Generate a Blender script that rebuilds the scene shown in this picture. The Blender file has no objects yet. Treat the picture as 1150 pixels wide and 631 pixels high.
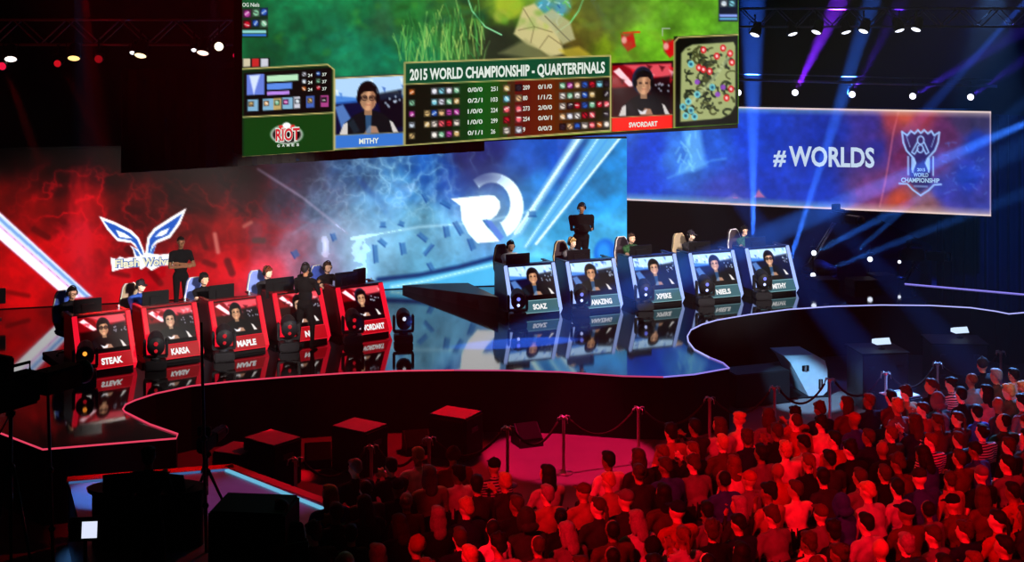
import bpy, bmesh, math, random
import numpy as np
from mathutils import Vector, Matrix, Euler

S = bpy.context.scene
COL = S.collection
RNG = random.Random(7)
NR = np.random.RandomState(11)
F = 1500.0            # focal length in pixels of the 1150 wide frame
HC = 7.8              # camera height
HZ = 40.0             # horizon row
ZS = 1.2              # stage deck height
R = math.radians

def P(px, py, Y):     # a point at depth Y seen at (px, py)
    return Vector(((px - 575) / F * Y, Y, HC - (py - HZ) / F * Y))
def G(px, py, z=ZS):  # a point on the level z seen at (px, py)
    Y = (HC - z) * F / (py - HZ)
    return Vector(((px - 575) / F * Y, Y, z))

# ------------------------------------------------------------------ camera, world
cam = bpy.data.cameras.new('camera'); co = bpy.data.objects.new('camera', cam); COL.objects.link(co)
co.location = (0, 0, HC); co.rotation_euler = (math.pi / 2, 0, 0)
cam.sensor_width = 36; cam.lens = F / 1150 * 36; cam.shift_y = -(315.5 - HZ) / 1150
cam.clip_end = 300
S.camera = co
S.view_settings.view_transform = 'Standard'; S.view_settings.look = 'None'
S.view_settings.exposure = 0; S.view_settings.gamma = 1; S.view_settings.use_curve_mapping = False
w = bpy.data.worlds.new('hall_air'); S.world = w; w.use_nodes = True; nt = w.node_tree
nt.nodes['Background'].inputs[0].default_value = (0.0, 0.0, 0.0, 1)
hz = nt.nodes.new('ShaderNodeVolumeScatter'); hz.inputs['Density'].default_value = 0.0011
hz.inputs['Anisotropy'].default_value = 0.15
nt.links.new(hz.outputs[0], nt.nodes['World Output'].inputs['Volume'])

# ------------------------------------------------------------------ materials
def lin(c):
    out = []
    for v in c[:3]:
        v = v / 255.0
        out.append(v / 12.92 if v <= 0.04045 else ((v + 0.055) / 1.055) ** 2.4)
    return tuple(out)
MATS = {}
def mat(name, rgb, rough=0.6, metal=0.0, vary=0.15, scale=6.0, ior=1.45, bump=0.0):
    if name in MATS: return MATS[name]
    m = bpy.data.materials.new(name); m.use_nodes = True; t = m.node_tree
    b = t.nodes['Principled BSDF']; c = lin(rgb)
    n = t.nodes.new('ShaderNodeTexNoise'); n.inputs['Scale'].default_value = scale; n.inputs['Detail'].default_value = 4
    mx = t.nodes.new('ShaderNodeMix'); mx.data_type = 'RGBA'
    mx.inputs[6].default_value = (*[v * (1 - vary) for v in c], 1); mx.inputs[7].default_value = (*[min(1, v * (1 + vary)) for v in c], 1)
    tc = t.nodes.new('ShaderNodeTexCoord')
    t.links.new(tc.outputs['Object'], n.inputs['Vector']); t.links.new(n.outputs[0], mx.inputs[0]); t.links.new(mx.outputs[2], b.inputs['Base Color'])
    b.inputs['Roughness'].default_value = rough; b.inputs['Metallic'].default_value = metal; b.inputs['IOR'].default_value = ior
    if rough >= .5 or (rough >= .3 and max(rgb) < 40): b.inputs['Specular IOR Level'].default_value = .12
    if bump:
        bp = t.nodes.new('ShaderNodeBump'); bp.inputs['Strength'].default_value = bump
        t.links.new(n.outputs[0], bp.inputs['Height']); t.links.new(bp.outputs[0], b.inputs['Normal'])
    MATS[name] = m
    return m
def emi(name, rgb, strength=1.0):
    if name in MATS: return MATS[name]
    m = bpy.data.materials.new(name); m.use_nodes = True; b = m.node_tree.nodes['Principled BSDF']
    b.inputs['Base Color'].default_value = (0.004, 0.004, 0.004, 1); b.inputs['Roughness'].default_value = .4; b.inputs['Specular IOR Level'].default_value = .06
    b.inputs['Emission Color'].default_value = (*lin(rgb), 1); b.inputs['Emission Strength'].default_value = strength
    MATS[name] = m
    return m
def screen_mat(name='led_picture', k=1.0):
    if name in MATS: return MATS[name]
    m = bpy.data.materials.new(name); m.use_nodes = True; t = m.node_tree; b = t.nodes['Principled BSDF']
    b.inputs['Base Color'].default_value = (0.003, 0.003, 0.003, 1); b.inputs['Roughness'].default_value = .35; b.inputs['Specular IOR Level'].default_value = .05
    a = t.nodes.new('ShaderNodeAttribute'); a.attribute_name = 'picture'
    t.links.new(a.outputs['Color'], b.inputs['Emission Color']); b.inputs['Emission Strength'].default_value = k
    MATS[name] = m
    return m

# ------------------------------------------------------------------ object helpers
def tag(o, label=None, cat=None, group=None, kind=None):
    if label: o['label'] = label
    if cat: o['category'] = cat
    if group: o['group'] = group
    if kind: o['kind'] = kind
    return o
def empty(name, loc=(0, 0, 0), rz=0.0, label=None, cat=None, group=None):
    o = bpy.data.objects.new(name, None); COL.objects.link(o); o.location = loc; o.rotation_euler = (0, 0, rz)
    o.empty_display_size = .1
    return tag(o, label, cat, group)
class MB:
    def __init__(s): s.v = []; s.f = []; s.m = []; s.sm = []
    def add(s, vs, fs, mi=0, M=None, smooth=False):
        k = len(s.v)
        for p in vs:
            p = Vector(p)
            s.v.append(M @ p if M else p)
        for f in fs:
            s.f.append([k + i for i in f]); s.m.append(mi); s.sm.append(smooth)
        return s
    def box(s, c, d, rot=None, mi=0, bev=0.0):
        c = Vector(c); hx, hy, hz_ = d[0] / 2, d[1] / 2, d[2] / 2
        M = Matrix.Translation(c) @ (Euler(rot).to_matrix().to_4x4() if rot else Matrix())
        if bev <= 0:
            vs = [(x * hx, y * hy, z * hz_) for z in (-1, 1) for y in (-1, 1) for x in (-1, 1)]
            fs = [(0, 2, 3, 1), (4, 5, 7, 6), (0, 1, 5, 4), (2, 6, 7, 3), (0, 4, 6, 2), (1, 3, 7, 5)]
            return s.add(vs, fs, mi, M)
        bm = bmesh.new(); bmesh.ops.create_cube(bm, size=1)
        for q in bm.verts: q.co = Vector((q.co.x * d[0], q.co.y * d[1], q.co.z * d[2]))
        bmesh.ops.bevel(bm, geom=bm.edges[:], offset=bev, segments=2, affect='EDGES')
        bm.verts.ensure_lookup_table()
        s.add([q.co.copy() for q in bm.verts], [[q.index for q in f.verts] for f in bm.faces], mi, M); bm.free()
        return s
    def tube(s, pts, r, n=8, mi=0, caps=True):
        pts = [Vector(p) for p in pts]; rs = r if isinstance(r, (list, tuple)) else [r] * len(pts)
        vs = []; fs = []
        for i, p in enumerate(pts):
            d = (pts[min(i + 1, len(pts) - 1)] - pts[max(i - 1, 0)]).normalized()
            a = d.orthogonal().normalized() if abs(d.z) > .95 else Vector((0, 0, 1)).cross(d).normalized()
            b = d.cross(a)
            for k in range(n):
                t = 2 * math.pi * k / n
                vs.append(p + (a * math.cos(t) + b * math.sin(t)) * rs[i])
        for i in range(len(pts) - 1):
            for k in range(n):
                fs.append((i * n + k, i * n + (k + 1) % n, (i + 1) * n + (k + 1) % n, (i + 1) * n + k))
        if caps: fs.append(tuple(range(n))[::-1]); fs.append(tuple((len(pts) - 1) * n + k for k in range(n)))
        return s.add(vs, fs, mi, smooth=True)
    def prism(s, poly, z0, z1, mi=0, M=None):
        n = len(poly)
        vs = [(p[0], p[1], z0) for p in poly] + [(p[0], p[1], z1) for p in poly]
        fs = [tuple(range(n))[::-1], tuple(range(n, 2 * n))] + [(i, (i + 1) % n, n + (i + 1) % n, n + i) for i in range(n)]
        return s.add(vs, fs, mi, M)
    def sweepx(s, yz, x0, x1, mi=0):      # a yz outline pushed from x0 to x1
        n = len(yz)
        vs = [(x0, p[0], p[1]) for p in yz] + [(x1, p[0], p[1]) for p in yz]
        fs = [tuple(range(n)), tuple(range(n, 2 * n))[::-1]] + [(i, n + i, n + (i + 1) % n, (i + 1) % n) for i in range(n)]
        return s.add(vs, fs, mi)
    def lathe(s, prof, n=16, mi=0, M=None):
        vs = []; fs = []
        for r_, z in prof:
            for k in range(n):
                t = 2 * math.pi * k / n; vs.append((r_ * math.cos(t), r_ * math.sin(t), z))
        for i in range(len(prof) - 1):
            for k in range(n): fs.append((i * n + k, i * n + (k + 1) % n, (i + 1) * n + (k + 1) % n, (i + 1) * n + k))
        fs.append(tuple(range(n))[::-1]); fs.append(tuple((len(prof) - 1) * n + k for k in range(n)))
        return s.add(vs, fs, mi, M, smooth=True)
    def ball(s, c, rad, n=10, mi=0):
        rad = rad if isinstance(rad, (list, tuple)) else (rad,) * 3
        prof = [(max(1e-4, math.sin(math.pi * i / n)), -math.cos(math.pi * i / n)) for i in range(n + 1)]
        return s.lathe(prof, n + 4, mi, Matrix.Translation(Vector(c)) @ Matrix.Diagonal((*rad, 1)))
    def build(s, name, m, parent=None, loc=None, rz=0.0):
        me = bpy.data.meshes.new(name); me.from_pydata([tuple(p) for p in s.v], [], s.f)
        for q in (m if isinstance(m, (list, tuple)) else [m]): me.materials.append(q)
        me.polygons.foreach_set('material_index', s.m); me.polygons.foreach_set('use_smooth', s.sm)
        bm = bmesh.new(); bm.from_mesh(me); bmesh.ops.recalc_face_normals(bm, faces=bm.faces); bm.to_mesh(me); bm.free()
        me.update()
        o = bpy.data.objects.new(name, me); COL.objects.link(o)
        if parent: o.parent = parent
        if loc is not None: o.location = loc; o.rotation_euler = (0, 0, rz)
        return o
def link_copy(o, parent=None):
    c = o.copy(); COL.objects.link(c); c.parent = parent
    return c
def copy_tree(o, parent=None):
    c = link_copy(o, parent)
    for ch in KIDS.get(o.name, None) or [k for k in o.children]: copy_tree(ch, c)
    return c
KIDS = {}
def spot(name, a, b, rgb, watts, deg, blend=.3, soft=.08):
    l = bpy.data.lights.new(name, 'SPOT'); l.energy = watts; l.color = lin(rgb) if max(rgb) > 1.5 else rgb
    l.spot_size = R(deg); l.spot_blend = blend; l.shadow_soft_size = soft
    o = bpy.data.objects.new(name, l); COL.objects.link(o); o.location = a
    o.rotation_euler = (Vector(b) - Vector(a)).to_track_quat('-Z', 'Y').to_euler()
    return o

# ------------------------------------------------------------------ painter of what the LED screens show
def fbm(X, Y, sc, seed, octv=4):
    out = np.zeros_like(X); amp = 1.0; tot = 0
    for o in range(octv):
        rs = np.random.RandomState(seed + o * 17); T = rs.rand(64, 64)
        x = X / sc * (2 ** o) + 100; y = Y / sc * (2 ** o) + 100
        xi = np.floor(x).astype(int); yi = np.floor(y).astype(int); fx = x - xi; fy = y - yi
        fx = fx * fx * (3 - 2 * fx); fy = fy * fy * (3 - 2 * fy)
        a = T[yi % 64, xi % 64]; b = T[yi % 64, (xi + 1) % 64]; c = T[(yi + 1) % 64, xi % 64]; d = T[(yi + 1) % 64, (xi + 1) % 64]
        out += amp * ((a * (1 - fx) + b * fx) * (1 - fy) + (c * (1 - fx) + d * fx) * fy); tot += amp; amp *= .5
    return out / tot
class Cv:
    def __init__(s, xs, ys, col=(0, 0, 0), soft=1.0):
        s.xs = np.asarray(xs, float); s.ys = np.asarray(ys, float)
        s.X, s.Y = np.meshgrid(s.xs, s.ys); s.C = np.zeros(s.X.shape + (3,)); s.C[:] = np.array(col) / 255.0; s.soft = soft
    def win(s, x0, y0, x1, y1, pad):
        i0 = np.searchsorted(s.xs, x0 - pad); i1 = np.searchsorted(s.xs, x1 + pad)
        j0 = np.searchsorted(s.ys, y0 - pad); j1 = np.searchsorted(s.ys, y1 + pad)
        return slice(j0, j1), slice(i0, i1)
    def mix(s, sl, al, col):
        if al.size == 0: return
        al = al[..., None]; s.C[sl] = s.C[sl] * (1 - al) + np.array(col) / 255.0 * al
    def ctrl(s, pts, pw=3.0, wob=0.0, seed=3):
        X, Y = s.X, s.Y
        if wob: X = X + (fbm(s.X, s.Y, 60, seed) - .5) * wob; Y = Y + (fbm(s.X, s.Y, 60, seed + 5) - .5) * wob
        W = np.zeros(s.X.shape); A = np.zeros(s.C.shape)
        for x, y, c in pts:
            wgt = 1.0 / (((X - x) ** 2 + (Y - y) ** 2) ** (pw / 2) + 30.0); W += wgt; A += wgt[..., None] * np.array(c) / 255.0
        s.C = A / W[..., None]
    def gain(s, lo, hi, sc, seed, octv=4, sl=None):
        n = fbm(s.X, s.Y, sc, seed, octv); n = (n - n.min()) / (n.max() - n.min())
        s.C *= (lo + (hi - lo) * n)[..., None]
    def poly(s, pts, col, a=1.0, soft=None):
        soft = soft or s.soft; p = np.array(pts, float); sl = s.win(p[:, 0].min(), p[:, 1].min(), p[:, 0].max(), p[:, 1].max(), soft)
        X = s.X[sl]; Y = s.Y[sl]
        if X.size == 0: return
        d = np.full(X.shape, 1e9); ins = np.zeros(X.shape, bool)
        for i in range(len(p)):
            ax, ay = p[i]; bx, by = p[(i + 1) % len(p)]; ex, ey = bx - ax, by - ay; L = ex * ex + ey * ey + 1e-9
            t = np.clip(((X - ax) * ex + (Y - ay) * ey) / L, 0, 1); d = np.minimum(d, np.hypot(X - ax - t * ex, Y - ay - t * ey))
            cnd = (ay > Y) != (by > Y)
            ins ^= cnd & (X < (bx - ax) * (Y - ay) / (by - ay + 1e-12) + ax)
        sd = np.where(ins, -d, d); s.mix(sl, np.clip(.5 - sd / soft, 0, 1) * a, col)
    def rect(s, x0, y0, x1, y1, col, a=1.0, soft=None, sk=0.0):
        s.poly([(x0, y0), (x1, y0 + sk * (x1 - x0)), (x1, y1 + sk * (x1 - x0)), (x0, y1)], col, a, soft)
    def ell(s, cx, cy, rx, ry, col, a=1.0, ang=0.0, soft=None):
        soft = soft or s.soft; m = max(rx, ry); sl = s.win(cx - m, cy - m, cx + m, cy + m, soft * 2)
        X = s.X[sl] - cx; Y = s.Y[sl] - cy; c, n = math.cos(R(ang)), math.sin(R(ang)); x = X * c + Y * n; y = -X * n + Y * c
        q = np.sqrt((x / rx) ** 2 + (y / ry) ** 2); s.mix(sl, np.clip(.5 - (q - 1) * min(rx, ry) / soft, 0, 1) * a, col)
    def line(s, pts, wd, col, a=1.0, soft=None):
        soft = soft or s.soft; p = np.array(pts, float); sl = s.win(p[:, 0].min() - wd, p[:, 1].min() - wd, p[:, 0].max() + wd, p[:, 1].max() + wd, soft)
        X = s.X[sl]; Y = s.Y[sl]
        if X.size == 0: return
        d = np.full(X.shape, 1e9)
        for i in range(len(p) - 1):
            ax, ay = p[i]; ex, ey = p[i + 1] - p[i]; L = ex * ex + ey * ey + 1e-9
            t = np.clip(((X - ax) * ex + (Y - ay) * ey) / L, 0, 1); d = np.minimum(d, np.hypot(X - ax - t * ex, Y - ay - t * ey))
        s.mix(sl, np.clip(.5 + (wd / 2 - d) / soft, 0, 1) * a, col)
    def glow(s, cx, cy, rx, ry, col, a=1.0, ang=0.0):
        X = s.X - cx; Y = s.Y - cy; c, n = math.cos(R(ang)), math.sin(R(ang)); x = X * c + Y * n; y = -X * n + Y * c
        al = np.exp(-((x / rx) ** 2 + (y / ry) ** 2)) * a; s.mix((slice(None), slice(None)), al, col)
    def build(s, name, surf, m, parent=None):
        V = surf(s.X, s.Y).reshape(-1, 3); ny, nx = s.X.shape
        me = bpy.data.meshes.new(name); me.vertices.add(len(V)); me.vertices.foreach_set('co', V.ravel().astype(np.float32))
        j, i = np.meshgrid(np.arange(ny - 1), np.arange(nx - 1), indexing='ij'); a = (j * nx + i).ravel()
        q = np.stack([a, a + nx, a + nx + 1, a + 1], 1)
        me.loops.add(q.size); me.loops.foreach_set('vertex_index', q.ravel().astype(np.int32))
        me.polygons.add(len(q)); me.polygons.foreach_set('loop_start', np.arange(0, q.size, 4, dtype=np.int32))
        c = np.clip(s.C, 0, 1).reshape(-1, 3); c = np.where(c <= .04045, c / 12.92, ((c + .055) / 1.055) ** 2.4)
        at = me.color_attributes.new('picture', 'FLOAT_COLOR', 'POINT')
        at.data.foreach_set('color', np.concatenate([c, np.ones((len(c), 1))], 1).ravel().astype(np.float32))
        me.materials.append(m); me.update(); me.validate()
        o = bpy.data.objects.new(name, me); COL.objects.link(o)
        if parent: o.parent = parent
        return o

# lettering: flat text outlines laid on a screen's surface
TXT = {}
def text_mesh(st, bold=0.012):
    k = (st, bold)
    if k in TXT: return TXT[k]
    cu = bpy.data.curves.new('t', 'FONT'); cu.body = st; cu.size = 1; cu.offset = bold; cu.resolution_u = 3
    ob = bpy.data.objects.new('t', cu); COL.objects.link(ob); dg = bpy.context.evaluated_depsgraph_get(); dg.update()
    me = ob.evaluated_get(dg).to_mesh(); vs = np.array([v.co[:2] for v in me.vertices]).reshape(-1, 2); fs = [list(p.vertices) for p in me.polygons]
    ob.evaluated_get(dg).to_mesh_clear(); bpy.data.objects.remove(ob); bpy.data.curves.remove(cu)
    x0, x1 = vs[:, 0].min(), vs[:, 0].max(); 
    vs = np.stack([(vs[:, 0] - x0) / (x1 - x0), vs[:, 1] / 0.729], 1)     # y in cap heights above the baseline
    TXT[k] = (vs, fs)
    return TXT[k]
class Lett:
    def __init__(s): s.v = []; s.f = []; s.m = []; s.n = 0; s.cuts = [0]
    def put(s, st, x, y, wd, h, surf, slope=0.0, mi=0, bold=0.012, off=0.01, shear=0.0, keep=False):
        vs, fs = text_mesh(st, bold)
        px = x + vs[:, 0] * wd + shear * vs[:, 1] * h; py = y - vs[:, 1] * h + slope * (px - x)
        V = surf(px, py, off); s.v.append(V)
        for f in fs: s.f.append([q + s.n for q in f]); s.m.append(mi)
        s.n += len(V)
        if not keep: s.cuts.append(len(s.f))
    def build(s, name, mats, parent=None):
        V = np.concatenate(s.v, 0)
        if s.cuts[-1] != len(s.f): s.cuts.append(len(s.f))
        for a, b in zip(s.cuts[:-1], s.cuts[1:]):
            F_ = s.f[a:b]; used = sorted({q for f in F_ for q in f}); ix = {q: i for i, q in enumerate(used)}
            me = bpy.data.meshes.new(name); me.from_pydata(V[used].tolist(), [], [[ix[q] for q in f] for f in F_])
            for q in mats: me.materials.append(q)
            me.polygons.foreach_set('material_index', s.m[a:b])
            o = bpy.data.objects.new(name, me); COL.objects.link(o)
            if parent: o.parent = parent
        return o
# ------------------------------------------------------------------ the three big LED screens
def surf_of(Yfun, zlo, zhi):
    def f(px, py, off=0.0):
        px = np.asarray(px, float); py = np.asarray(py, float); Y = Yfun(px)
        z = np.clip(HC - (py - HZ) / F * Y, zlo, zhi)
        Y = Y - off
        return np.stack([(px - 575) / F * Y, Y, z], -1)
    return f
def arc(cx, cy, rx, ry, a0, a1, n=24): return [(cx + rx * math.cos(R(a0 + (a1 - a0) * i / n)), cy + ry * math.sin(R(a0 + (a1 - a0) * i / n))) for i in range(n + 1)]

# --- the long LED wall behind the teams (it gives off this picture, brighter and darker parts included)
wx = [-140, 0, 100, 200, 330, 450, 580, 704]; wY = [31.2, 32.2, 32.75, 33.35, 34.15, 34.8, 35.3, 35.7]
WALL = surf_of(lambda px: np.interp(px, wx, wY), ZS + .02, 5.05)
c = Cv(np.arange(-140, 704.6, 1.2), np.arange(148, 350, 1.2), soft=1.3)
c.xs[-1] = 704; c.X, c.Y = np.meshgrid(c.xs, c.ys)
c.ctrl([(-100, 200, (30, 0, 0)), (0, 170, (12, 0, 0)), (60, 200, (48, 2, 3)), (130, 190, (40, 2, 4)), (200, 200, (30, 8, 8)), (260, 190, (30, 20, 22)),
        (0, 225, (90, 2, 6)), (60, 235, (120, 4, 10)), (100, 225, (165, 8, 14)), (160, 230, (70, 8, 10)), (220, 225, (52, 14, 14)), (280, 230, (60, 30, 34)),
        (-80, 300, (200, 8, 20)), (20, 300, (215, 10, 24)), (60, 290, (205, 10, 22)), (130, 320, (225, 18, 38)), (110, 275, (190, 14, 24)), (200, 300, (200, 20, 32)), (215, 255, (110, 18, 20)),
        (260, 290, (222, 40, 52)), (255, 260, (170, 38, 40)), (300, 300, (222, 92, 112)), (300, 262, (165, 80, 92)), (330, 220, (84, 78, 96)), (340, 195, (62, 60, 76)), (330, 280, (205, 145, 170)),
        (365, 300, (190, 180, 215)), (380, 270, (165, 170, 205)), (370, 230, (86, 100, 130)), (400, 195, (55, 80, 115)), (420, 240, (130, 180, 225)), (400, 280, (180, 200, 228)),
        (430, 290, (165, 205, 236)), (450, 215, (105, 165, 220)), (480, 190, (55, 105, 175)), (470, 250, (150, 205, 238)), (470, 290, (150, 205, 238)), (500, 270, (150, 200, 235)), (505, 200, (60, 100, 190)),
        (530, 180, (58, 56, 112)), (550, 175, (50, 50, 110)), (585, 185, (58, 92, 170)), (600, 210, (70, 140, 215)), (620, 250, (95, 180, 228)), (600, 285, (130, 200, 238)), (620, 175, (45, 95, 185)),
        (680, 210, (62, 155, 215)), (690, 260, (100, 185, 230)), (700, 300, (90, 165, 220)), (650, 290, (110, 190, 232)), (690, 175, (60, 150, 215)), (540, 250, (130, 170, 225)), (500, 320, (110, 175, 220)), (0, 340, (190, 8, 22)), (200, 335, (180, 14, 26))],
       pw=3.6, wob=26)
c.gain(.6, 1.22, 34, 21); c.gain(.86, 1.1, 9, 5, 3)
def ridge(sc, seed, pw): n_ = fbm(c.X, c.Y, sc, seed, 4); return (1 - np.abs(2 * n_ - 1)) ** pw
def area(cx, cy, rx, ry): return np.exp(-(((c.X - cx) / rx) ** 2 + ((c.Y - cy) / ry) ** 2))
c.mix((slice(None), slice(None)), np.clip(ridge(30, 61, 14) * area(450, 200, 80, 50) * .55, 0, .6), (205, 232, 255))
c.mix((slice(None), slice(None)), np.clip(ridge(16, 64, 12) * area(440, 220, 80, 45) * .4, 0, .5), (225, 242, 255))
c.mix((slice(None), slice(None)), np.clip(ridge(26, 71, 12) * area(95, 235, 60, 75) * .9, 0, .8), (245, 24, 44))
c.mix((slice(None), slice(None)), np.clip(ridge(22, 77, 10) * area(200, 260, 120, 60) * .5, 0, .6), (215, 30, 40))
c.mix((slice(None), slice(None)), np.clip((fbm(c.X, c.Y, 16, 90) - .5) * 5, 0, 1) * np.clip(area(180, 285, 130, 40), 0, 1) * .5, (80, 6, 12))
X, Y = c.X, c.Y
# crackling energy veins
rv = random.Random(5)
def vein(x, y, dx, dy, n, wd, col, a):
    pts = [(x, y)]
    for _ in range(n):
        x += dx + rv.uniform(-5, 5); y += dy + rv.uniform(-5, 5); pts.append((x, y))
    c.line(pts, wd, col, a, soft=4)
for _ in range(12):
    vein(rv.uniform(78, 95), 188, rv.uniform(-1, 1), 13, 9, rv.uniform(2, 5), (250, 30, 48), .12)
for _ in range(10):
    vein(rv.uniform(60, 110), rv.uniform(240, 260), rv.uniform(-14, 14), 10, 6, 4, (240, 40, 70), .16)
c.glow(92, 285, 16, 60, (255, 90, 110), .35); c.glow(180, 315, 90, 22, (240, 30, 50), .5)
for _ in range(34):
    vein(rv.uniform(380, 520), rv.uniform(160, 225), rv.uniform(-12, 4), 9, 5, rv.uniform(1.2, 3.2), (190, 225, 255), .16)
for _ in range(12): vein(rv.uniform(390, 500), rv.uniform(175, 215), rv.uniform(4, 12), 7, 5, 6, (30, 70, 140), .12)
for _ in range(14): vein(rv.uniform(160, 300), rv.uniform(200, 250), rv.uniform(8, 12), 5, 6, 2, (160, 60, 60), .16)
c.glow(410, 262, 60, 34, (190, 215, 240), .45); c.glow(560, 235, 46, 46, (240, 240, 255), .3)
c.line([(290, 190), (340, 222), (390, 262)], 2.5, (190, 180, 205), .5, soft=3)
c.line([(395, 268), (470, 255), (540, 250), (600, 236)], 2.5, (225, 240, 255), .55, soft=3)
# blue beams on the right, white beam on the left
c.poly([(648, 148), (660, 148), (585, 262), (574, 268)], (225, 240, 255), .75, soft=5)
c.line([(654, 150), (578, 262)], 1.6, (255, 255, 255), .9, soft=2)
c.poly([(668, 148), (702, 148), (607, 272), (588, 278)], (150, 205, 245), .7, soft=5)
c.line([(700, 150), (602, 274)], 2.4, (250, 252, 255), .9, soft=2); c.line([(672, 155), (590, 277)], 2, (235, 245, 255), .8, soft=3)
c.line([(685, 152), (596, 276)], 1, (60, 130, 210), .5, soft=2)
c.poly([(-140, 118), (0, 238), (104, 333), (76, 336), (0, 270), (-140, 160)], (226, 225, 245), .96, soft=3)
c.line([(-140, 128), (0, 246), (98, 333)], 5, (90, 150, 215), .65, soft=5); c.line([(-140, 148), (0, 262), (80, 333)], 4, (255, 255, 255), .8, soft=4)
c.line([(-140, 138), (0, 254), (90, 333)], 1.5, (150, 70, 120), .5, soft=3)
# flying rubble
for (x, y, a_, l, k) in [(453, 279, 80, 13, 6), (475, 266, 40, 12, 5), (481, 280, -50, 15, 4), (502, 260, 80, 12, 6), (451, 251, 20, 6, 5), (530, 274, 70, 13, 6), (484, 299, 60, 9, 5), (515, 256, 60, 16, 5),
                         (501, 229, 30, 12, 5), (598, 240, 0, 8, 6), (430, 252, 0, 6, 6), (375, 266, 70, 8, 5), (332, 285, 60, 8, 7), (422, 285, 85, 20, 5), (430, 272, 40, 10, 5), (478, 222, 60, 10, 4), (545, 247, 70, 20, 5)]:
    dx, dy = math.cos(R(a_)) * l / 2, math.sin(R(a_)) * l / 2
    nx_, ny_ = -dy / l * k, dx / l * k; c.poly([(x - dx - nx_, y - dy - ny_), (x + dx - nx_, y + dy - ny_), (x + dx + nx_, y + dy + ny_), (x - dx + nx_, y - dy + ny_)], (60, 104, 160), .62, soft=2); c.line([(x - dx + nx_, y - dy + ny_), (x + dx + nx_, y + dy + ny_)], 1.2, (22, 60, 124), .7, soft=2)
for (x, y, a_, l, k, q) in [(278, 252, -30, 9, 4, (190, 120, 110)), (243, 273, 80, 20, 5, (235, 150, 140)), (228, 270, 70, 16, 6, (90, 20, 20)), (209, 262, -20, 14, 6, (80, 14, 14)), (152, 285, 30, 20, 8, (70, 6, 10)),
                         (175, 312, 50, 16, 7, (110, 8, 14)), (258, 300, 70, 14, 8, (90, 30, 34)), (291, 270, 0, 9, 7, (90, 70, 70)), (135, 308, 10, 18, 5, (120, 8, 16)), (235, 296, 20, 12, 6, (110, 20, 26)), (46, 262, 30, 18, 7, (90, 2, 8)), (150, 236, 20, 12, 7, (52, 4, 6)), (20, 330, 10, 24, 5, (120, 4, 10))]:
    dx, dy = math.cos(R(a_)) * l / 2, math.sin(R(a_)) * l / 2
    c.line([(x - dx, y - dy), (x + dx, y + dy)], k, q, .8, soft=3)
c.glow(364, 276, 5, 12, (225, 225, 245), .8); c.ell(360, 277, 4, 8, (150, 160, 190), .7, soft=3)
# curved floor rising in the picture
c.poly([(425, 318), (470, 310), (520, 300), (560, 291), (704, 285), (704, 335), (425, 335)], (110, 190, 230), .8, soft=5)
c.line([(425, 314), (470, 309), (515, 300), (560, 288)], 5, (12, 40, 90), .85, soft=4)
c.line([(440, 322), (480, 315), (530, 303), (560, 296)], 3.5, (215, 245, 255), .85, soft=4)
c.line([(430, 331), (500, 326), (560, 322)], 3, (30, 90, 150), .6, soft=4)
c.ell(680, 285, 13, 17, (26, 110, 205), .9, soft=4); c.ell(678, 283, 7, 10, (90, 180, 240), .6, soft=5)
# winged blade crest and its plate
OUTL = [(111, 242.5), (128.5, 249), (147.5, 258.5), (156, 267), (161, 279), (162.8, 286), (165.8, 266), (173, 256.5), (192, 244), (209.5, 233.5), (202, 252), (191, 267), (177, 272.8), (171.5, 277), (176, 273), (171, 287.5), (166, 290), (158, 290), (151, 288), (149.5, 281), (146, 275.5), (154.5, 279.5), (147.5, 272.8), (131.7, 270.5), (120.3, 258)]
c.poly(OUTL, (255, 255, 255), soft=1.5)
c.poly([(116, 247.5), (129, 252.5), (146, 261.5), (154, 269), (159.5, 281), (161, 288), (157, 283), (152, 274), (147, 270), (132.5, 267.5), (123, 257)], (62, 118, 215), soft=1.2)
c.poly([(205, 239.5), (192, 248), (174.5, 259.5), (168.5, 267.5), (166, 283), (167, 288), (171, 275), (176, 269.8), (189.5, 264), (199, 251)], (62, 118, 215), soft=1.2)
c.poly([(130, 258), (140, 262), (149, 268), (143, 267.5), (134, 266)], (235, 242, 255), soft=1.2); c.poly([(190, 256), (180, 260), (174, 266), (182, 265), (187, 262)], (235, 242, 255), soft=1.2)
c.poly([(149, 277), (156, 284), (158, 290), (153, 287)], (90, 140, 225), soft=1); c.poly([(175, 274), (170, 280), (168, 289), (172, 286)], (90, 140, 225), soft=1)
c.poly([(124, 289), (131, 291), (135, 288), (140, 290), (160, 287), (163, 284), (180, 286), (196, 284), (195, 298), (181, 298), (170, 304), (164, 299), (158, 303), (156, 299), (136, 302), (126, 305)], (250, 252, 255), soft=1.3)
# big round letter crest
ring = arc(553, 232, 35, 38, -128, 62) + [(561.5, 249)] + arc(552, 229, 21, 24, 62, -132)
c.poly(ring, (246, 246, 255), soft=2); c.glow(540, 198, 26, 12, (70, 70, 120), .75); c.glow(520, 205, 12, 12, (60, 70, 130), .5)
c.poly([(506, 223), (549, 219), (556, 220), (561, 226), (562, 233), (558, 241), (552, 246), (541.5, 247), (548, 256), (562, 271), (536, 273), (526, 262), (518.5, 247), (517, 231)], (248, 248, 255), soft=1.6)
c.poly([(544, 247), (552, 248), (566, 266), (561, 271)], (120, 140, 215), .8, soft=2)
g_ = c.C.mean(-1, keepdims=True); c.C = np.clip(g_ + (c.C - g_) * 1.28, 0, 1); c.C = np.clip(c.C, 0, 1) ** 1.08; rl = np.clip((340 - c.X) / 120, 0, 1) * (c.C.min(-1) < .45); c.C *= (1 - .2 * rl)[..., None]; c.C[..., 0] *= 1 - .13 * np.clip((c.X - 350) / 80, 0, 1)
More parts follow.
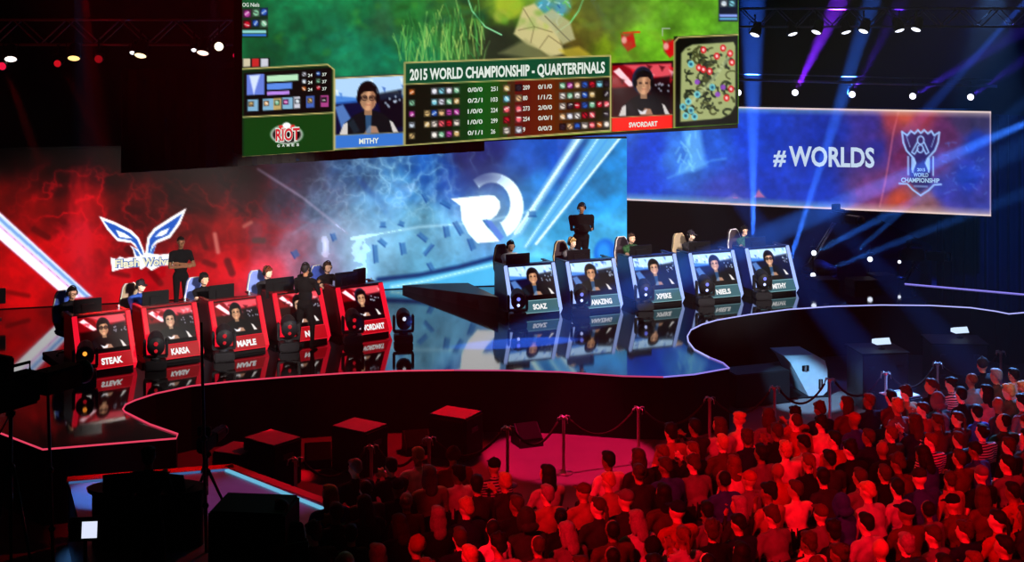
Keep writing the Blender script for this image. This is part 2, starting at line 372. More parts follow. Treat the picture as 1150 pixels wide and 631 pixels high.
c.C = np.where(c.C.min(-1, keepdims=True) > .6, np.clip(c.C * 1.2, 0, 1), c.C)
fade = np.clip((c.Y - 168) / 42, 0, 1) ** 1.0; lw = np.clip((330 - c.X) / 90, 0, 1); c.C *= (1 - lw * (1 - fade))[..., None]
wall = c.build('led_wall', WALL, screen_mat('led_wall_picture', 1.12))
tag(wall, 'long curved LED wall behind both teams, red with wing crest on one side, pale blue with round crest on the other', 'LED wall')
wall['label'] = 'long curved LED wall behind both teams, fiery red merging into pale blue'
M_WHITE = emi('lit_white', (250, 250, 250)); M_BLUEL = emi('lit_blue', (60, 110, 190)); M_CREAM = emi('lit_cream', (245, 240, 205)); M_PALE = emi('lit_pale_blue', (196, 216, 240))
M_TAN = emi('lit_tan', (210, 195, 140)); M_RED = emi('lit_red', (215, 30, 45))
L = Lett()
for k, (s_, x, wd) in enumerate([('Flash', 129, 28), ('Wolves', 160, 36)]):
    L.put(s_, x, 300 - (x - 129) * .05, wd, 8.6, WALL, slope=-.05, mi=0, bold=.1, off=.012, keep=True); L.put(s_, x, 300 - (x - 129) * .05, wd, 8.6, WALL, slope=-.05, mi=1, bold=.035, off=.02)
L.build('lettering', [M_BLUEL, M_CREAM], wall)

# --- screen beyond it on the right
WX = lambda px: 1.0 / (1 / 39.5 + (1 / 36.0 - 1 / 39.5) * (px - 705) / 408.0)
WORLD = surf_of(WX, 2.93, 5.76)
c = Cv(np.arange(640, 1113.5, 1.1), np.arange(112, 246, 1.1), soft=1.2)
c.ctrl([(640, 150, (50, 90, 190)), (700, 140, (80, 110, 205)), (720, 200, (45, 70, 190)), (765, 170, (90, 130, 215)), (730, 160, (40, 70, 190)), (800, 160, (60, 95, 200)), (850, 150, (36, 62, 180)), (860, 200, (34, 60, 180)), (820, 215, (90, 70, 170)),
        (930, 150, (34, 48, 150)), (920, 210, (40, 56, 165)), (975, 140, (60, 46, 130)), (985, 170, (50, 48, 140)), (1000, 140, (165, 60, 80)), (1005, 165, (110, 40, 80)), (1010, 130, (190, 90, 70)), (990, 215, (120, 60, 110)), (1005, 228, (170, 70, 60)),
        (1035, 130, (150, 50, 60)), (1060, 150, (90, 40, 80)), (1050, 180, (90, 60, 120)), (1060, 215, (60, 60, 150)), (1035, 228, (140, 90, 90)), (1080, 140, (62, 46, 80)), (1095, 160, (30, 50, 140)), (1085, 200, (34, 56, 160)), (1105, 220, (60, 60, 140)), (1100, 135, (60, 50, 80))], pw=3.4, wob=22)
c.gain(.84, 1.14, 28, 33); c.gain(.85, 1.12, 7, 8, 3)
for _ in range(26):
    x = rv.uniform(1060, 1108); y = rv.uniform(160, 225); c.line([(x, y), (x + rv.uniform(-6, 6), y + rv.uniform(-4, 4))], 1.5, (90, 130, 210), .4, soft=2)
c.poly([(766, 146), (786, 145), (792, 178), (794, 186), (780, 192), (760, 195), (768, 185), (773, 178)], (190, 215, 245), .55, soft=6)
for _ in range(22):
    x = rv.uniform(762, 792); y = rv.uniform(145, 190); c.line([(x, y), (x + rv.uniform(-6, 6), y + rv.uniform(4, 12))], 1.8, (225, 238, 255), .4, soft=2)
c.line([(750, 200), (770, 192), (800, 180), (815, 178)], 2, (150, 180, 235), .5, soft=3)
c.poly([(813, 224), (825, 217), (834, 224)], (190, 110, 170), .7, soft=4); c.poly([(846, 222), (852, 212), (860, 222)], (215, 120, 150), .8, soft=3)
c.line([(1009, 126), (1003, 150), (1000, 170), (994, 205), (988, 232)], 1.6, (225, 120, 130), .6, soft=2)
c.glow(1010, 224, 10, 10, (240, 90, 50), .5); c.glow(1012, 132, 18, 8, (220, 80, 50), .5)
# cream light line along both edges of the picture
zt = lambda px, z: HZ + (HC - z) * F / WX(px)
xx = np.arange(640, 1114, 10.0)
for z, wd, soft, a in ((5.745, 2.2, 2, 1), (5.72, 6, 8, .55), (2.945, 2.2, 2, 1), (2.98, 7, 9, .6)):
    c.line([(x, zt(x, z)) for x in xx] + [(1113, zt(1113, z))], wd, (252, 226, 190), a, soft=soft)
c.line([(1112.5, 120), (1112.5, 245)], 1.4, (250, 220, 190), .8)
# trophy crest in outline
LB = (165, 205, 240)
def ol(pts, wd=1.5, a=.95): c.line(pts, wd, LB, a, soft=1.1)
c.poly([(1014, 149), (1053, 149), (1050, 170), (1042, 178), (1046, 178), (1046, 205), (1034, 217), (1022, 205), (1021, 178), (1018, 170)], (22, 36, 96), .6, soft=3)
ol([(1013, 148), (1019, 152), (1023, 147), (1027, 150), (1031, 146), (1034, 149.5), (1038, 146), (1042, 150), (1046, 147), (1049, 152), (1055, 148.5), (1053.5, 160), (1050, 169), (1043, 176.5), (1040, 183), (1043, 190), (1043, 193)], 2.0)
ol([(1013, 148), (1014.5, 160), (1018, 169), (1025, 176.5), (1028, 183), (1025, 190), (1025, 193)], 2.0)
ol([(1020, 176), (1020, 196)], 1.6); ol([(1048, 176), (1048, 197)], 1.6)
c.poly([(1023.5, 177), (1027, 177), (1029, 183), (1026, 191), (1023.5, 191)], LB, .9); c.poly([(1044.5, 177), (1041, 177), (1039, 183), (1042, 191), (1044.5, 191)], LB, .9)
ol(arc(1034, 157.5, 3.6, 4.5, 0, 360)); ol(arc(1033.5, 167, 3.4, 4.2, 0, 360)); ol([(1030, 160), (1024, 171), (1027, 173), (1031, 167)]); ol([(1038, 160), (1043, 171), (1040, 173), (1037, 167)])
ol([(1018, 153), (1022, 165)], 1.0, .7); ol([(1050, 153), (1046, 165)], 1.0, .7)
ol([(1010, 206), (1019, 206.5), (1025, 213), (1034, 219.5), (1043, 213.5), (1049, 207.5), (1057, 207)], 1.8); ol([(1027, 209), (1041, 209.5)], 2, .5)
c.C[..., 0] *= 1 - .35 * np.clip((980 - c.X) / 60, 0, 1) * (c.C[..., 2] > c.C[..., 0]); c.C[..., 2] = np.clip(c.C[..., 2] * 1.12, 0, 1)
ws = c.build('led_screen', WORLD, screen_mat('side_screen_picture', 1.0))
tag(ws, 'wide blue LED screen with a hashtag and trophy crest, hung beyond the blue team booths', 'screen')
L = Lett()
L.put('#', 868, 184.5, 14, 17.5, WORLD, slope=.015, bold=.03, shear=.1); L.put('WORLDS', 886, 185.5, 96, 22, WORLD, slope=.02, bold=.03)
L.put('2015', 1030, 192, 9, 3.4, WORLD, slope=.02, mi=1, bold=.02); L.put('WORLD', 1026, 198.3, 16.5, 4.6, WORLD, slope=.02, mi=1, bold=.02)
L.put('CHAMPIONSHIP', 1012, 204.3, 43, 5.0, WORLD, slope=.02, mi=1, bold=.03)
L.build('lettering', [M_PALE, emi('lit_soft_blue', (170, 205, 240))], ws)
M_BLK = mat('matt_black', (8, 8, 9), .8); M_BLKG = mat('satin_black', (14, 14, 16), .35); M_CASE = mat('case_black', (22, 22, 25), .55, bump=.05)
M_DARKRED = mat('dark_red_panel', (70, 6, 10), .35); M_STEEL = mat('dark_steel', (60, 60, 66), .35, .8)
mb = MB(); a, b = P(640, 100, WX(640)), P(1113, 100, WX(1113)); d = (b - a); n = Vector((-d.y, d.x, 0)).normalized()
if n.y < 0: n = -n
mb.prism([(a.x + n.x * .02, a.y + n.y * .02), (b.x + n.x * .02, b.y + n.y * .02), (b.x + n.x * .3, b.y + n.y * .3), (a.x + n.x * .3, a.y + n.y * .3)], 2.9, 5.79)
mb.build('screen_housing', M_BLK, ws)
mb = MB(); pts = [WALL(x, 200) for x in wx]
poly = [(p[0] + .0, p[1] + .04) for p in pts] + [(p[0], p[1] + .35) for p in pts[::-1]]
mb.prism(poly, ZS + .01, 5.08); mb.build('wall_housing', M_BLK, wall)

# --- the big hanging broadcast screen
JL, JR = P(273, 176, 22.0), P(829, 139, 28.3); JD = Vector((JR.x - JL.x, JR.y - JL.y, 0)); JN = Vector((JD.y, -JD.x, 0)).normalized()
JZ0, JZ1 = 5.7, 12.0
def JUMBO(px, py, off=0.0):
    px = np.asarray(px, float); py = np.minimum(np.asarray(py, float), 176 + (139 - 176) * (px - 273) / 556.0); a = (px - 575) / F
    Yv = (JL.x * JD.y - JL.y * JD.x) / (a * JD.y - JD.x); z = np.clip(HC - (py - HZ) / F * Yv, JZ0, JZ1)
    return np.stack([a * Yv + JN.x * off, Yv + JN.y * off, z], -1)
jb = lambda x: 176 + (139 - 176) * (x - 273) / 556.0        # bottom edge row of the picture
ys = np.concatenate([np.arange(-262, -6, 10.0), np.arange(-6, 178, 1.15)])
c = Cv(np.linspace(272, 829.5, 470), ys, soft=1.1)
c.ctrl([(280, 5, (22, 100, 62)), (300, 50, (20, 92, 58)), (330, 20, (28, 125, 84)), (345, 65, (22, 110, 78)), (380, 45, (30, 128, 98)), (400, 10, (34, 130, 84)), (430, 25, (60, 120, 84)), (425, 60, (24, 120, 92)), (460, 15, (48, 120, 62)), (470, 60, (44, 128, 84)),
        (500, 40, (70, 120, 62)), (540, 20, (60, 90, 52)), (560, 50, (52, 62, 44)), (560, 8, (120, 150, 60)), (640, 50, (120, 110, 50)), (660, 30, (110, 110, 50)), (690, 15, (100, 130, 60)), (715, 15, (120, 160, 66)), (680, 50, (128, 150, 44)), (700, 60, (120, 162, 48)), (730, 50, (122, 180, 54)),
        (760, 15, (122, 178, 60)), (790, 20, (116, 176, 56)), (750, 60, (118, 176, 50)), (820, 30, (110, 170, 60)), (300, -200, (30, 110, 60)), (560, -150, (70, 130, 60)), (800, -200, (110, 160, 60))], pw=3.2, wob=26)
c.gain(.75, 1.2, 30, 41); c.gain(.85, 1.12, 8, 42, 3)
for _ in range(130):
    x = rv.uniform(448, 545); y = rv.uniform(42, 80) if x < 490 else rv.uniform(28, 76); l = rv.uniform(12, 40); dx = rv.uniform(-10, 8)
    c.line([(x, y), (x + dx * .4, y - l * .6), (x + dx, y - l)], rv.uniform(.8, 1.8), rv.choice([(150, 200, 120), (110, 180, 100), (70, 140, 80), (190, 215, 130), (40, 100, 60)]), .6, soft=1.2)
c.poly([(545, 32), (580, 22), (600, 40), (640, 52), (660, 66), (545, 72)], (50, 58, 46), .6, soft=6)
c.line([(524, -6), (530, 12), (545, 30), (563, 39)], 1.5, (170, 240, 190), .9); c.line([(657, -6), (650, 12), (640, 26), (624, 37)], 1.5, (140, 235, 170), .9)
c.ell(572, 6, 16, 14, (176, 190, 70), .8, ang=20, soft=6); c.ell(563, 18, 8, 7, (206, 206, 110), .6, soft=5)
c.ell(620, 8, 20, 15, (96, 170, 205), .8, ang=-15, soft=7)
for _ in range(22):
    x = rv.uniform(600, 640); y = rv.uniform(-4, 24); c.line([(x, y), (x + rv.uniform(-7, 7), y + rv.uniform(-5, 8))], 1.8, rv.choice([(190, 235, 250), (40, 100, 150), (80, 190, 220), (110, 200, 120)]), .6)
c.poly([(577, 38), (588, 8), (600, 4), (618, 22), (628, 42), (634, 60), (618, 64), (606, 56), (592, 50)], (206, 198, 152), .95, soft=3)
for pts in ([(588, 10), (600, 30), (596, 48)], [(600, 30), (620, 36)], [(606, 54), (616, 40), (630, 50)], [(582, 34), (600, 30)]): c.line(pts, 1.1, (120, 110, 80), .7)
c.poly([(628, 56), (650, 52), (664, 62), (640, 68)], (196, 180, 70), .7, soft=4)
for (x, y) in ((705, 46), (752, 53)):
    c.ell(x, y, 7, 9, (150, 60, 60), .85, soft=3); c.poly([(x - 8, y - 9), (x - 2, y - 4), (x + 6, y - 10), (x + 9, y + 6), (x, y + 12), (x - 5, y + 4)], (196, 28, 34), .95, soft=2); c.ell(x - 4, y - 1, 3, 4, (232, 200, 190), .8, soft=2)
c.line([(700, 37), (718, 36)], 2, (220, 60, 40), .9); c.line([(744, 40), (744, 32), (752, 32)], 1.4, (180, 190, 180), .8)
for _ in range(150):
    x = rv.uniform(300, 825); y = rv.uniform(-4, 68 if x < 450 or x > 690 else 30); q = rv.uniform(.5, 1.5)
    c.ell(x, y, rv.uniform(2, 9), rv.uniform(1.5, 5), rv.choice([(30, 90, 50), (60, 140, 90), (20, 70, 60), (90, 150, 60)] if x < 560 else [(150, 190, 70), (90, 150, 40), (130, 170, 90), (110, 130, 50)]), .28, ang=rv.uniform(-40, 40), soft=4)
c.poly([(640, -6), (700, -6), (716, 20), (690, 44), (660, 30)], (96, 104, 60), .45, soft=12); c.poly([(590, 44), (612, 60), (640, 66), (628, 70), (596, 66), (560, 60)], (150, 150, 110), .6, soft=5)
c.poly([(604, 20), (620, 10), (640, 24), (646, 44), (632, 50), (618, 30)], (186, 186, 150), .85, soft=3); c.line([(612, 18), (628, 34), (640, 46)], 1.2, (110, 110, 90), .8)
TAN = (196, 184, 128); DG = (16, 52, 30)
# player icons
ICO = [(150, 210, 225), (225, 190, 150), (240, 235, 228), (225, 225, 235), (205, 215, 225), (235, 120, 130), (200, 120, 60), (235, 225, 215), (190, 40, 60), (60, 110, 190), (150, 200, 170), (215, 190, 140), (60, 50, 60), (190, 90, 170)]
def icon(x, y, s_, sk=-.045):
    k = rv.choice(ICO); c.rect(x, y, x + s_, y + s_, tuple(v * .45 for v in k), 1, sk=sk); c.ell(x + s_ * .5, y + s_ * .5, s_ * .34, s_ * .36, k, .95, soft=1.2)
    c.line([(x + s_ * rv.uniform(.2, .4), y + s_ * rv.uniform(.2, .8)), (x + s_ * rv.uniform(.6, .8), y + s_ * rv.uniform(.2, .8))], 1.1, rv.choice([(245, 245, 240), (30, 24, 30)]), .8)
c.rect(271, 9, 301, 42, (22, 50, 34), .9)
icon(273, 11, 9); icon(283, 10, 9); icon(292, 9, 9); icon(273, 23, 9); icon(283, 22, 8); icon(292, 22, 9)
c.rect(272, 34, 299, 37, (160, 215, 210)); c.rect(272, 38, 299, 40.5, (70, 130, 200))
c.rect(271, 66, 303, 77, (30, 30, 36), .9, sk=-.04)
for k in range(3): c.rect(273 + k * 10, 66, 281 + k * 10, 75, [(225, 215, 190), (205, 60, 60), (225, 225, 235)][k], .9, sk=-.04)
# stat box with the studio mark under it
c.poly([(271, 77), (368, 72), (376, 78), (376, 170), (271, 178)], DG); c.line([(271, 77.5), (368, 72.5), (375, 78), (375, 170), (271, 177.3)], 1.6, TAN)
c.poly([(274, 82), (372, 76), (372, 126), (274, 131)], (10, 16, 16)); c.line([(273, 131.5), (375, 126.5)], 1.4, TAN); c.poly([(274, 133), (373.5, 128), (373.5, 168.5), (274, 175)], (18, 70, 26))
c.rect(277, 84, 297, 107, (120, 140, 210), sk=-.05); c.poly([(280, 85), (292, 84), (285, 106)], (225, 235, 255), .9, soft=2)
c.rect(300, 85, 335, 92, (190, 225, 195), sk=-.05); c.rect(300, 94, 328, 101, (110, 150, 220), sk=-.05); c.rect(300, 103, 325, 107, (190, 150, 225), sk=-.05)
for r_ in range(3):
    for q in (339, 355): icon(q, 81 + r_ * 8 - (q - 339) * .05, 5)
for k, x in enumerate((278, 295, 307, 317, 330, 344, 360)): c.rect(x, 112 - k * .8, x + rv.choice([7, 9, 12]), 125 - k * .8, rv.choice([(150, 190, 215), (90, 120, 190), (200, 180, 130), (180, 90, 150), (215, 215, 225)]), .95, sk=-.05); icon(x + 1, 114 - k * .8, 6)
c.ell(322, 151, 18, 11, (245, 245, 240), .9, soft=2); c.ell(322, 151, 16, 9.5, (24, 20, 20), soft=1.5); c.poly([(313, 141), (331, 140), (330, 147), (314, 148)], (210, 60, 60)); c.ell(322, 141, 4.5, 3.5, (250, 250, 250))
# player cameras
def portrait(cv, x0, y0, x1, y1, th, seed, glasses=False, hood=False, sk=0.0):
    r_ = random.Random(seed); W_, H_ = x1 - x0, y1 - y0
    def q(u, v): return (x0 + u * W_, y0 + v * H_ + sk * u * W_)
    def pl(pts, col, a=1, soft=None): cv.poly([q(*p) for p in pts], col, a, soft)
    s1 = cv.soft
    if th == 'blue':
        pl([(0, 0), (1, 0), (1, .5), (0, .45)], (186, 214, 240)); pl([(0, .42), (1, .36), (1, 1), (0, 1)], (10, 22, 62)); pl([(0, .3), (.35, .36), (.8, .3), (1, .34), (1, .4), (0, .46)], (70, 130, 205), .8, s1 * 2)
        for _ in range(14): u, v = r_.random(), r_.uniform(0, .3); pl([(u, v), (u + .05, v + .02), (u + .04, v + .12)], r_.choice([(80, 130, 200), (235, 245, 255), (50, 90, 170)]), .7, s1 * 1.5)
        pl([(0, .5), (.12, .46), (.25, .75), (.1, .9)], (120, 160, 215), .8, s1 * 2)
    else:
        pl([(0, 0), (1, 0), (1, 1), (0, 1)], (140, 8, 24)); pl([(.2, 0), (1, 0), (1, .28), (.55, .25)], (232, 120, 130), .8, s1 * 3); pl([(.02, .12), (.12, .05), (.38, .4), (.3, .45)], (250, 225, 230), .95, s1 * 1.5)
        for _ in range(10): u, v = r_.random(), r_.uniform(0, .4); pl([(u, v), (u + .1, v + .03), (u + .05, v + .12)], r_.choice([(230, 40, 60), (60, 2, 8), (250, 200, 205)]), .7, s1 * 2)
        pl([(0, .45), (1, .4), (1, 1), (0, 1)], (36, 3, 8), .85, s1 * 3)
    pl([(.62, .3), (.98, .24), (1, .9), (.7, .95)], (10, 12, 18), .75, s1 * 3)
    for _ in range(9): cv.ell(*q(r_.uniform(.72, .98), r_.uniform(.35, .55)), .015 * W_, .02 * W_, (230, 240, 255), .6)
    cx = .5 + r_.uniform(-.04, .04); skin = r_.choice([(224, 186, 160), (214, 172, 140)]); body = (14, 24, 30) if th == 'blue' else (14, 10, 14)
    pl([(cx - .42, 1), (cx - .34, .8), (cx - .2, .66), (cx - .08, .6), (cx + .1, .6), (cx + .22, .66), (cx + .36, .8), (cx + .44, 1)], body, 1, s1 * 1.3)
    pl([(cx - .42, 1), (cx - .36, .82), (cx - .3, .78), (cx - .3, 1)], (232, 226, 222), .9); pl([(cx + .44, 1), (cx + .36, .82), (cx + .31, .78), (cx + .36, 1)], (232, 226, 222), .9)
    pl([(cx - .3, .8), (cx - .22, .72), (cx - .12, .95), (cx - .2, 1)], tuple(v * 1.9 + 14 for v in body), .7, s1 * 2); pl([(cx - .06, 1), (cx + .02, .86), (cx + .12, .88), (cx + .16, 1)], (200, 160, 136), .85, s1 * 1.5)
    if th == 'blue': pl([(cx - .04, .66), (cx + .05, .66), (cx + .04, 1), (cx - .03, 1)], (90, 140, 190), .6)
    else: pl([(cx - .1, .88), (cx - .02, .93), (cx + .06, .88), (cx + .03, .98), (cx - .06, .98)], (230, 230, 235), .9)
    rx, ry = .145 * H_, .225 * H_
    fx, fy = q(cx, .36)
    cv.ell(fx - rx * .12, fy - ry * .2, rx * (1.2 if not hood else 1.45), ry * (1.08 if not hood else 1.22), (14, 12, 16) if not hood else (34, 46, 74), soft=s1 * 1.5)
    cv.rect(fx - rx * .45, fy + ry * .5, fx + rx * .45, fy + ry * 1.4, tuple(v * .75 for v in skin))
    cv.ell(fx, fy + ry * .12, rx, ry * .92, skin); cv.ell(fx - rx * .55, fy + ry * .1, rx * .4, ry * .8, tuple(v * .72 for v in skin), .7, soft=s1 * 2)
    cv.poly([(fx - rx * 1.1, fy - ry * .1), (fx - rx, fy - ry * .9), (fx, fy - ry * 1.15), (fx + rx, fy - ry * .85), (fx + rx * 1.08, fy - ry * .15), (fx + rx * .6, fy - ry * .5), (fx - rx * .5, fy - ry * .45)], (16, 12, 14))
    for k in (-1, 1):
        cv.rect(fx + k * rx * .42 - rx * .2, fy - ry * .05, fx + k * rx * .42 + rx * .2, fy + ry * .1, (40, 26, 26), .9)
        if glasses: cv.line([(fx + k * rx * .45 + rx * .35 * math.cos(R(t)), fy + ry * .04 + ry * .2 * math.sin(R(t))) for t in range(0, 361, 45)], s1 * .8, (20, 16, 20), .9)
        cv.ell(fx + k * rx * 1.15, fy + ry * .05, rx * .28, ry * .38, (12, 12, 16))
    cv.line(arc(fx, fy - ry * .1, rx * 1.3, ry * 1.15, 190, 350, 12), s1 * 1.4, (30, 32, 40), .9)
    cv.poly([(fx - rx * .1, fy + ry * .1), (fx + rx * .1, fy + ry * .1), (fx + rx * .18, fy + ry * .38), (fx - rx * .14, fy + ry * .38)], tuple(v * .82 for v in skin), .8)
    cv.poly([(fx + rx * .35, fy - ry * .7), (fx + rx * 1.02, fy - ry * .3), (fx + rx * .8, fy + ry * .7), (fx + rx * .3, fy + ry * .95)], (90, 56, 44), .4, soft=s1 * 3)
    cv.rect(fx - rx * .24, fy + ry * .55, fx + rx * .24, fy + ry * .61, (150, 84, 78), .7)
c.poly([(376, 86.5), (454, 83), (454, 164), (376, 168)], (20, 30, 60))
portrait(c, 376, 88.5, 453, 151.5, 'blue', 12, glasses=True, sk=-.045)
c.poly([(376, 152), (454, 149), (454, 163), (376, 167)], (74, 130, 200)); c.line([(376, 88), (453.5, 84.5), (453.5, 163.5), (376, 167.5), (376, 88)], 1.4, TAN); c.line([(376, 152), (453, 148.5)], 1, TAN, .7)
c.poly([(687, 71), (756, 68), (756, 144), (687, 148)], (40, 6, 14))
portrait(c, 687.5, 73.5, 754, 130.5, 'red', 22, hood=True, sk=-.035)
c.poly([(687, 132.5), (755, 129), (755, 144), (687, 148)], (226, 48, 36)); c.line([(687, 132), (755, 128.7)], 1, TAN, .8)
# score table
c.poly([(454, 70), (686, 62), (686, 147), (454, 164)], (30, 46, 26))
n_ = 26
for k in range(n_):
    xa = 455 + (685 - 455) * k / n_; xb = 455 + (685 - 455) * (k + 1) / n_; t = (k + .5) / n_
    col = [np.interp(t, [0, .2, .36, .46, .55, .72, .85, 1], q) for q in ([14, 18, 18, 40, 100, 104, 60, 36], [24, 30, 90, 84, 30, 50, 50, 34], [16, 20, 34, 30, 26, 16, 18, 20])]
    c.poly([(xa - .3, 94 - (xa - 455) * .037), (xb + .3, 94 - (xb - 455) * .037), (xb + .3, 162.5 - (xb - 455) * .073), (xa - .3, 162.5 - (xa - 455) * .073)], tuple(col), soft=.4)
c.poly([(455, 71), (685, 63), (685, 86), (455, 94.5)], (12, 84, 58)); c.line([(454, 94.7), (686, 86)], 1.2, TAN); c.line([(454.5, 70.5), (685.5, 62.5), (685.5, 146.5), (454.5, 163.5), (454.5, 70.5)], 1.6, TAN)
def row_y(r_, x): return np.interp(x, [455, 686], [99 + 12.4 * r_, 89 + 11.3 * r_])
for r_ in range(5):
    for x in [459] + [484, 492, 500.5, 509][(0 if r_ in (0, 1, 4) else 0):] + ([476] if r_ in (2, 3) else []): icon(x, row_y(r_, x) + 1, 7.6 if x > 460 else 7)
    for x in (565, 578.5): icon(x, row_y(r_, x) + 1, 8)
    for k, x in enumerate((628, 636.3, 644.6, 653, 661.2, 669.5, 677.5)):
        if not (r_ in (1, 3) and k == 5): icon(x, row_y(r_, x) + 1, 7.6)
# little map
c.poly([(757, 41), (829, 38), (829, 139), (757, 143)], (12, 18, 12)); c.line([(757.5, 143), (757.5, 47), (762, 42), (829, 39)], 1.5, TAN)
c.poly([(765, 60), (770, 54), (778, 50), (824, 47), (826, 52), (826, 118), (820, 128), (810, 133), (764, 137)], (168, 176, 130), soft=2)
for _ in range(95):
    x = rv.uniform(770, 822); y = rv.uniform(56, 126); c.line(arc(x, y, rv.uniform(3, 7), rv.uniform(3, 6), rv.uniform(0, 360), rv.uniform(100, 360), 6), rv.uniform(1.6, 3), rv.choice([(44, 52, 34), (80, 84, 50), (30, 40, 30)]), .85)
c.line([(772, 120), (800, 90), (820, 62)], 4, (190, 200, 160), .7, soft=2)
for (x, y) in ((790, 56), (812, 54), (820, 60), (805, 63), (822, 70), (790, 78), (797, 80), (785, 76), (821, 100), (816, 110)): c.ell(x, y, 3.4, 4, (205, 40, 50), .9); c.ell(x, y, 1.5, 1.8, (250, 220, 220), .9)
for (x, y) in ((770, 130), (776, 124), (767, 120), (780, 131), (773, 114), (776, 72), (800, 98), (783, 106)): c.ell(x, y, 3.6, 4, (130, 205, 215), .85); c.ell(x, y, 1.6, 1.8, (30, 90, 120), .9)
for (x, y) in ((783, 92), (806, 106), (812, 98)): c.ell(x, y, 3, 3, (150, 90, 190), .9)
c.rect(807, -2, 829, 24, (36, 40, 60)); icon(809, 0, 8); icon(818, 0, 8); c.rect(808, 16, 828, 19, (150, 170, 230)); c.rect(808, 20, 828, 22.5, (110, 170, 200))
g_ = c.C.mean(-1, keepdims=True); c.C = np.clip(g_ + (c.C - g_) * 1.12, 0, 1) ** 1.22
js = c.build('hanging_screen', JUMBO, screen_mat('broadcast_picture', 1.18))
tag(js, 'huge hanging screen showing a green game map with a score table', 'screen')
L = Lett(); M_DW = emi('lit_soft_white', (226, 236, 226)); M_RD = emi('lit_logo_red', (214, 44, 56))
L.put('2015 WORLD CHAMPIONSHIP - QUARTERFINALS', 460, 89.8, 219, 12.4, JUMBO, slope=-.0385, bold=.034)
L.put('OG Niels', 272, 7.5, 19, 4.6, JUMBO, bold=.01)
L.put('MITHY', 403, 161.5, 22, 6, JUMBO, slope=-.045, bold=.03); L.put('SWORDART', 706, 143, 32, 5.6, JUMBO, slope=-.05, bold=.03)
L.put('RIOT', 309, 158, 27, 13.5, JUMBO, slope=-.05, mi=0, bold=.09, off=.01, keep=True); L.put('RIOT', 309, 158, 27, 13.5, JUMBO, slope=-.05, mi=1, bold=.03, off=.018)
for k, ch in enumerate('GAMES'): L.put(ch, 311 + k * 5.4, 165 - k * .3, 3, 3, JUMBO, bold=.03, keep=k < 4)
kl = ['0/0/0', '0/2/1', '1/0/0', '1/0/0', '0/1/1']; cl = ['251', '103', '224', '299', '26']; cr = ['209', '80', '273', '254', '9']; kr = ['0/1/0', '1/1/2', '2/0/0', '0/0/1', '0/0/3']
for r_ in range(5):
    for st, x, wd in ((kl[r_], 525, 16.5), (cl[r_], 551, 7.5 * len(cl[r_]) / 3), (cr[r_], 587, 7.5 * len(cr[r_]) / 3), (kr[r_], 604, 15.5)):
        L.put(st, x, row_y(r_, x) + 7.4, wd, 5.0, JUMBO, slope=-.05, bold=.015)
for r_ in range(3):
    L.put('24', 345.5, 86.3 + r_ * 8, 5, 3.6, JUMBO, slope=-.05); L.put('37', 361.5, 85.4 + r_ * 8, 5, 3.6, JUMBO, slope=-.05)
L.build('lettering', [M_DW, M_RD], js)
mb = MB(); q0 = Vector(JUMBO(272, 100)); q1 = Vector(JUMBO(829.5, 100))
mb.prism([(q0.x - JN.x * .02, q0.y - JN.y * .02), (q1.x - JN.x * .02, q1.y - JN.y * .02), (q1.x - JN.x * .35, q1.y - JN.y * .35), (q0.x - JN.x * .35, q0.y - JN.y * .35)], 5.84, JZ1)
mb.build('screen_housing', M_BLK, js)
# steel hanging frame of the screen, and black cloth masking hung behind it
mb = MB(); d = JD.normalized(); bl = P(137, 195, 24.0); bd = P(545, 166.5, 28.6)
n2 = Vector((-(bd.y - bl.y), bd.x - bl.x, 0)).normalized()
k = 60; front = []; back = []
for i in range(k + 1):
    t = i / k; p = bl.lerp(bd, t); wv = .04 * math.sin(i * 1.9)
    front.append((p.x + n2.x * wv, p.y + n2.y * wv)); back.append((p.x + n2.x * (wv + .05), p.y + n2.y * (wv + .05)))
mb.prism(front + back[::-1], 5.33, 7.2)
tag(mb.build('masking_curtain', M_BLK), 'black masking curtain hung behind the huge game screen', 'curtain')
# ------------------------------------------------------------------ hall shell
M_FLOOR = mat('hall_floor', (96, 88, 90), .55, vary=.2, scale=1.5, bump=.05); M_WALLD = mat('wall_black', (10, 10, 14), .9)
def struct(name, mb, m, label=None): return tag(mb.build(name, m), label, kind='structure')
struct('floor', MB().box((0, 24, -.1), (70, 76, .2)), M_FLOOR)
struct('ceiling', MB().box((0, 24, 15.1), (70, 76, .2)), M_WALLD)
struct('wall_back', MB().box((0, 60, 7.5), (70, .2, 15)), M_WALLD)
struct('wall_left', MB().box((-34, 24, 7.5), (.2, 72, 15)), M_WALLD)
struct('wall_right', MB().box((34, 24, 7.5), (.2, 72, 15)), M_WALLD)
struct('wall_front', MB().box((0, -12, 7.5), (70, .2, 15)), M_WALLD)

# ------------------------------------------------------------------ stage
edge_px = [(-60, 470), (0, 487), (48, 505.5), (198, 493), (199.5, 488), (168, 477), (140, 463), (138, 460), (141, 455), (152, 450), (175, 442.5), (215, 434), (260, 429), (320, 424), (390, 419.5), (450, 417), (510, 416.3),
           (570, 416.6), (630, 418.3), (700, 423), (745, 424), (780, 421), (819, 414), (812, 408), (797, 402), (780, 393), (773, 384), (772, 378), (776, 371), (788, 365), (805, 360), (840, 354), (885, 348), (935, 344.5), (990, 343), (1045, 343.5), (1090, 346), (1118, 350), (1133, 353), (1150, 351.5), (1230, 344)]
E2 = [G(*p) for p in edge_px]
top = [(p.x, p.y) for p in E2]
back = [(G(1230, 338).x, G(1230, 338).y), (G(1016, 319).x, G(1016, 319).y), (13.2, 42), (13.2, 52), (-32, 52), (-32, E2[0].y + .5)]
M_DECK = mat('gloss_black_deck', (9, 9, 12), .055, vary=.1, ior=2.3)
M_FASC = mat('stage_fascia', (6, 5, 7), .7)
st = MB(); n = len(top) + len(back); poly = top + back
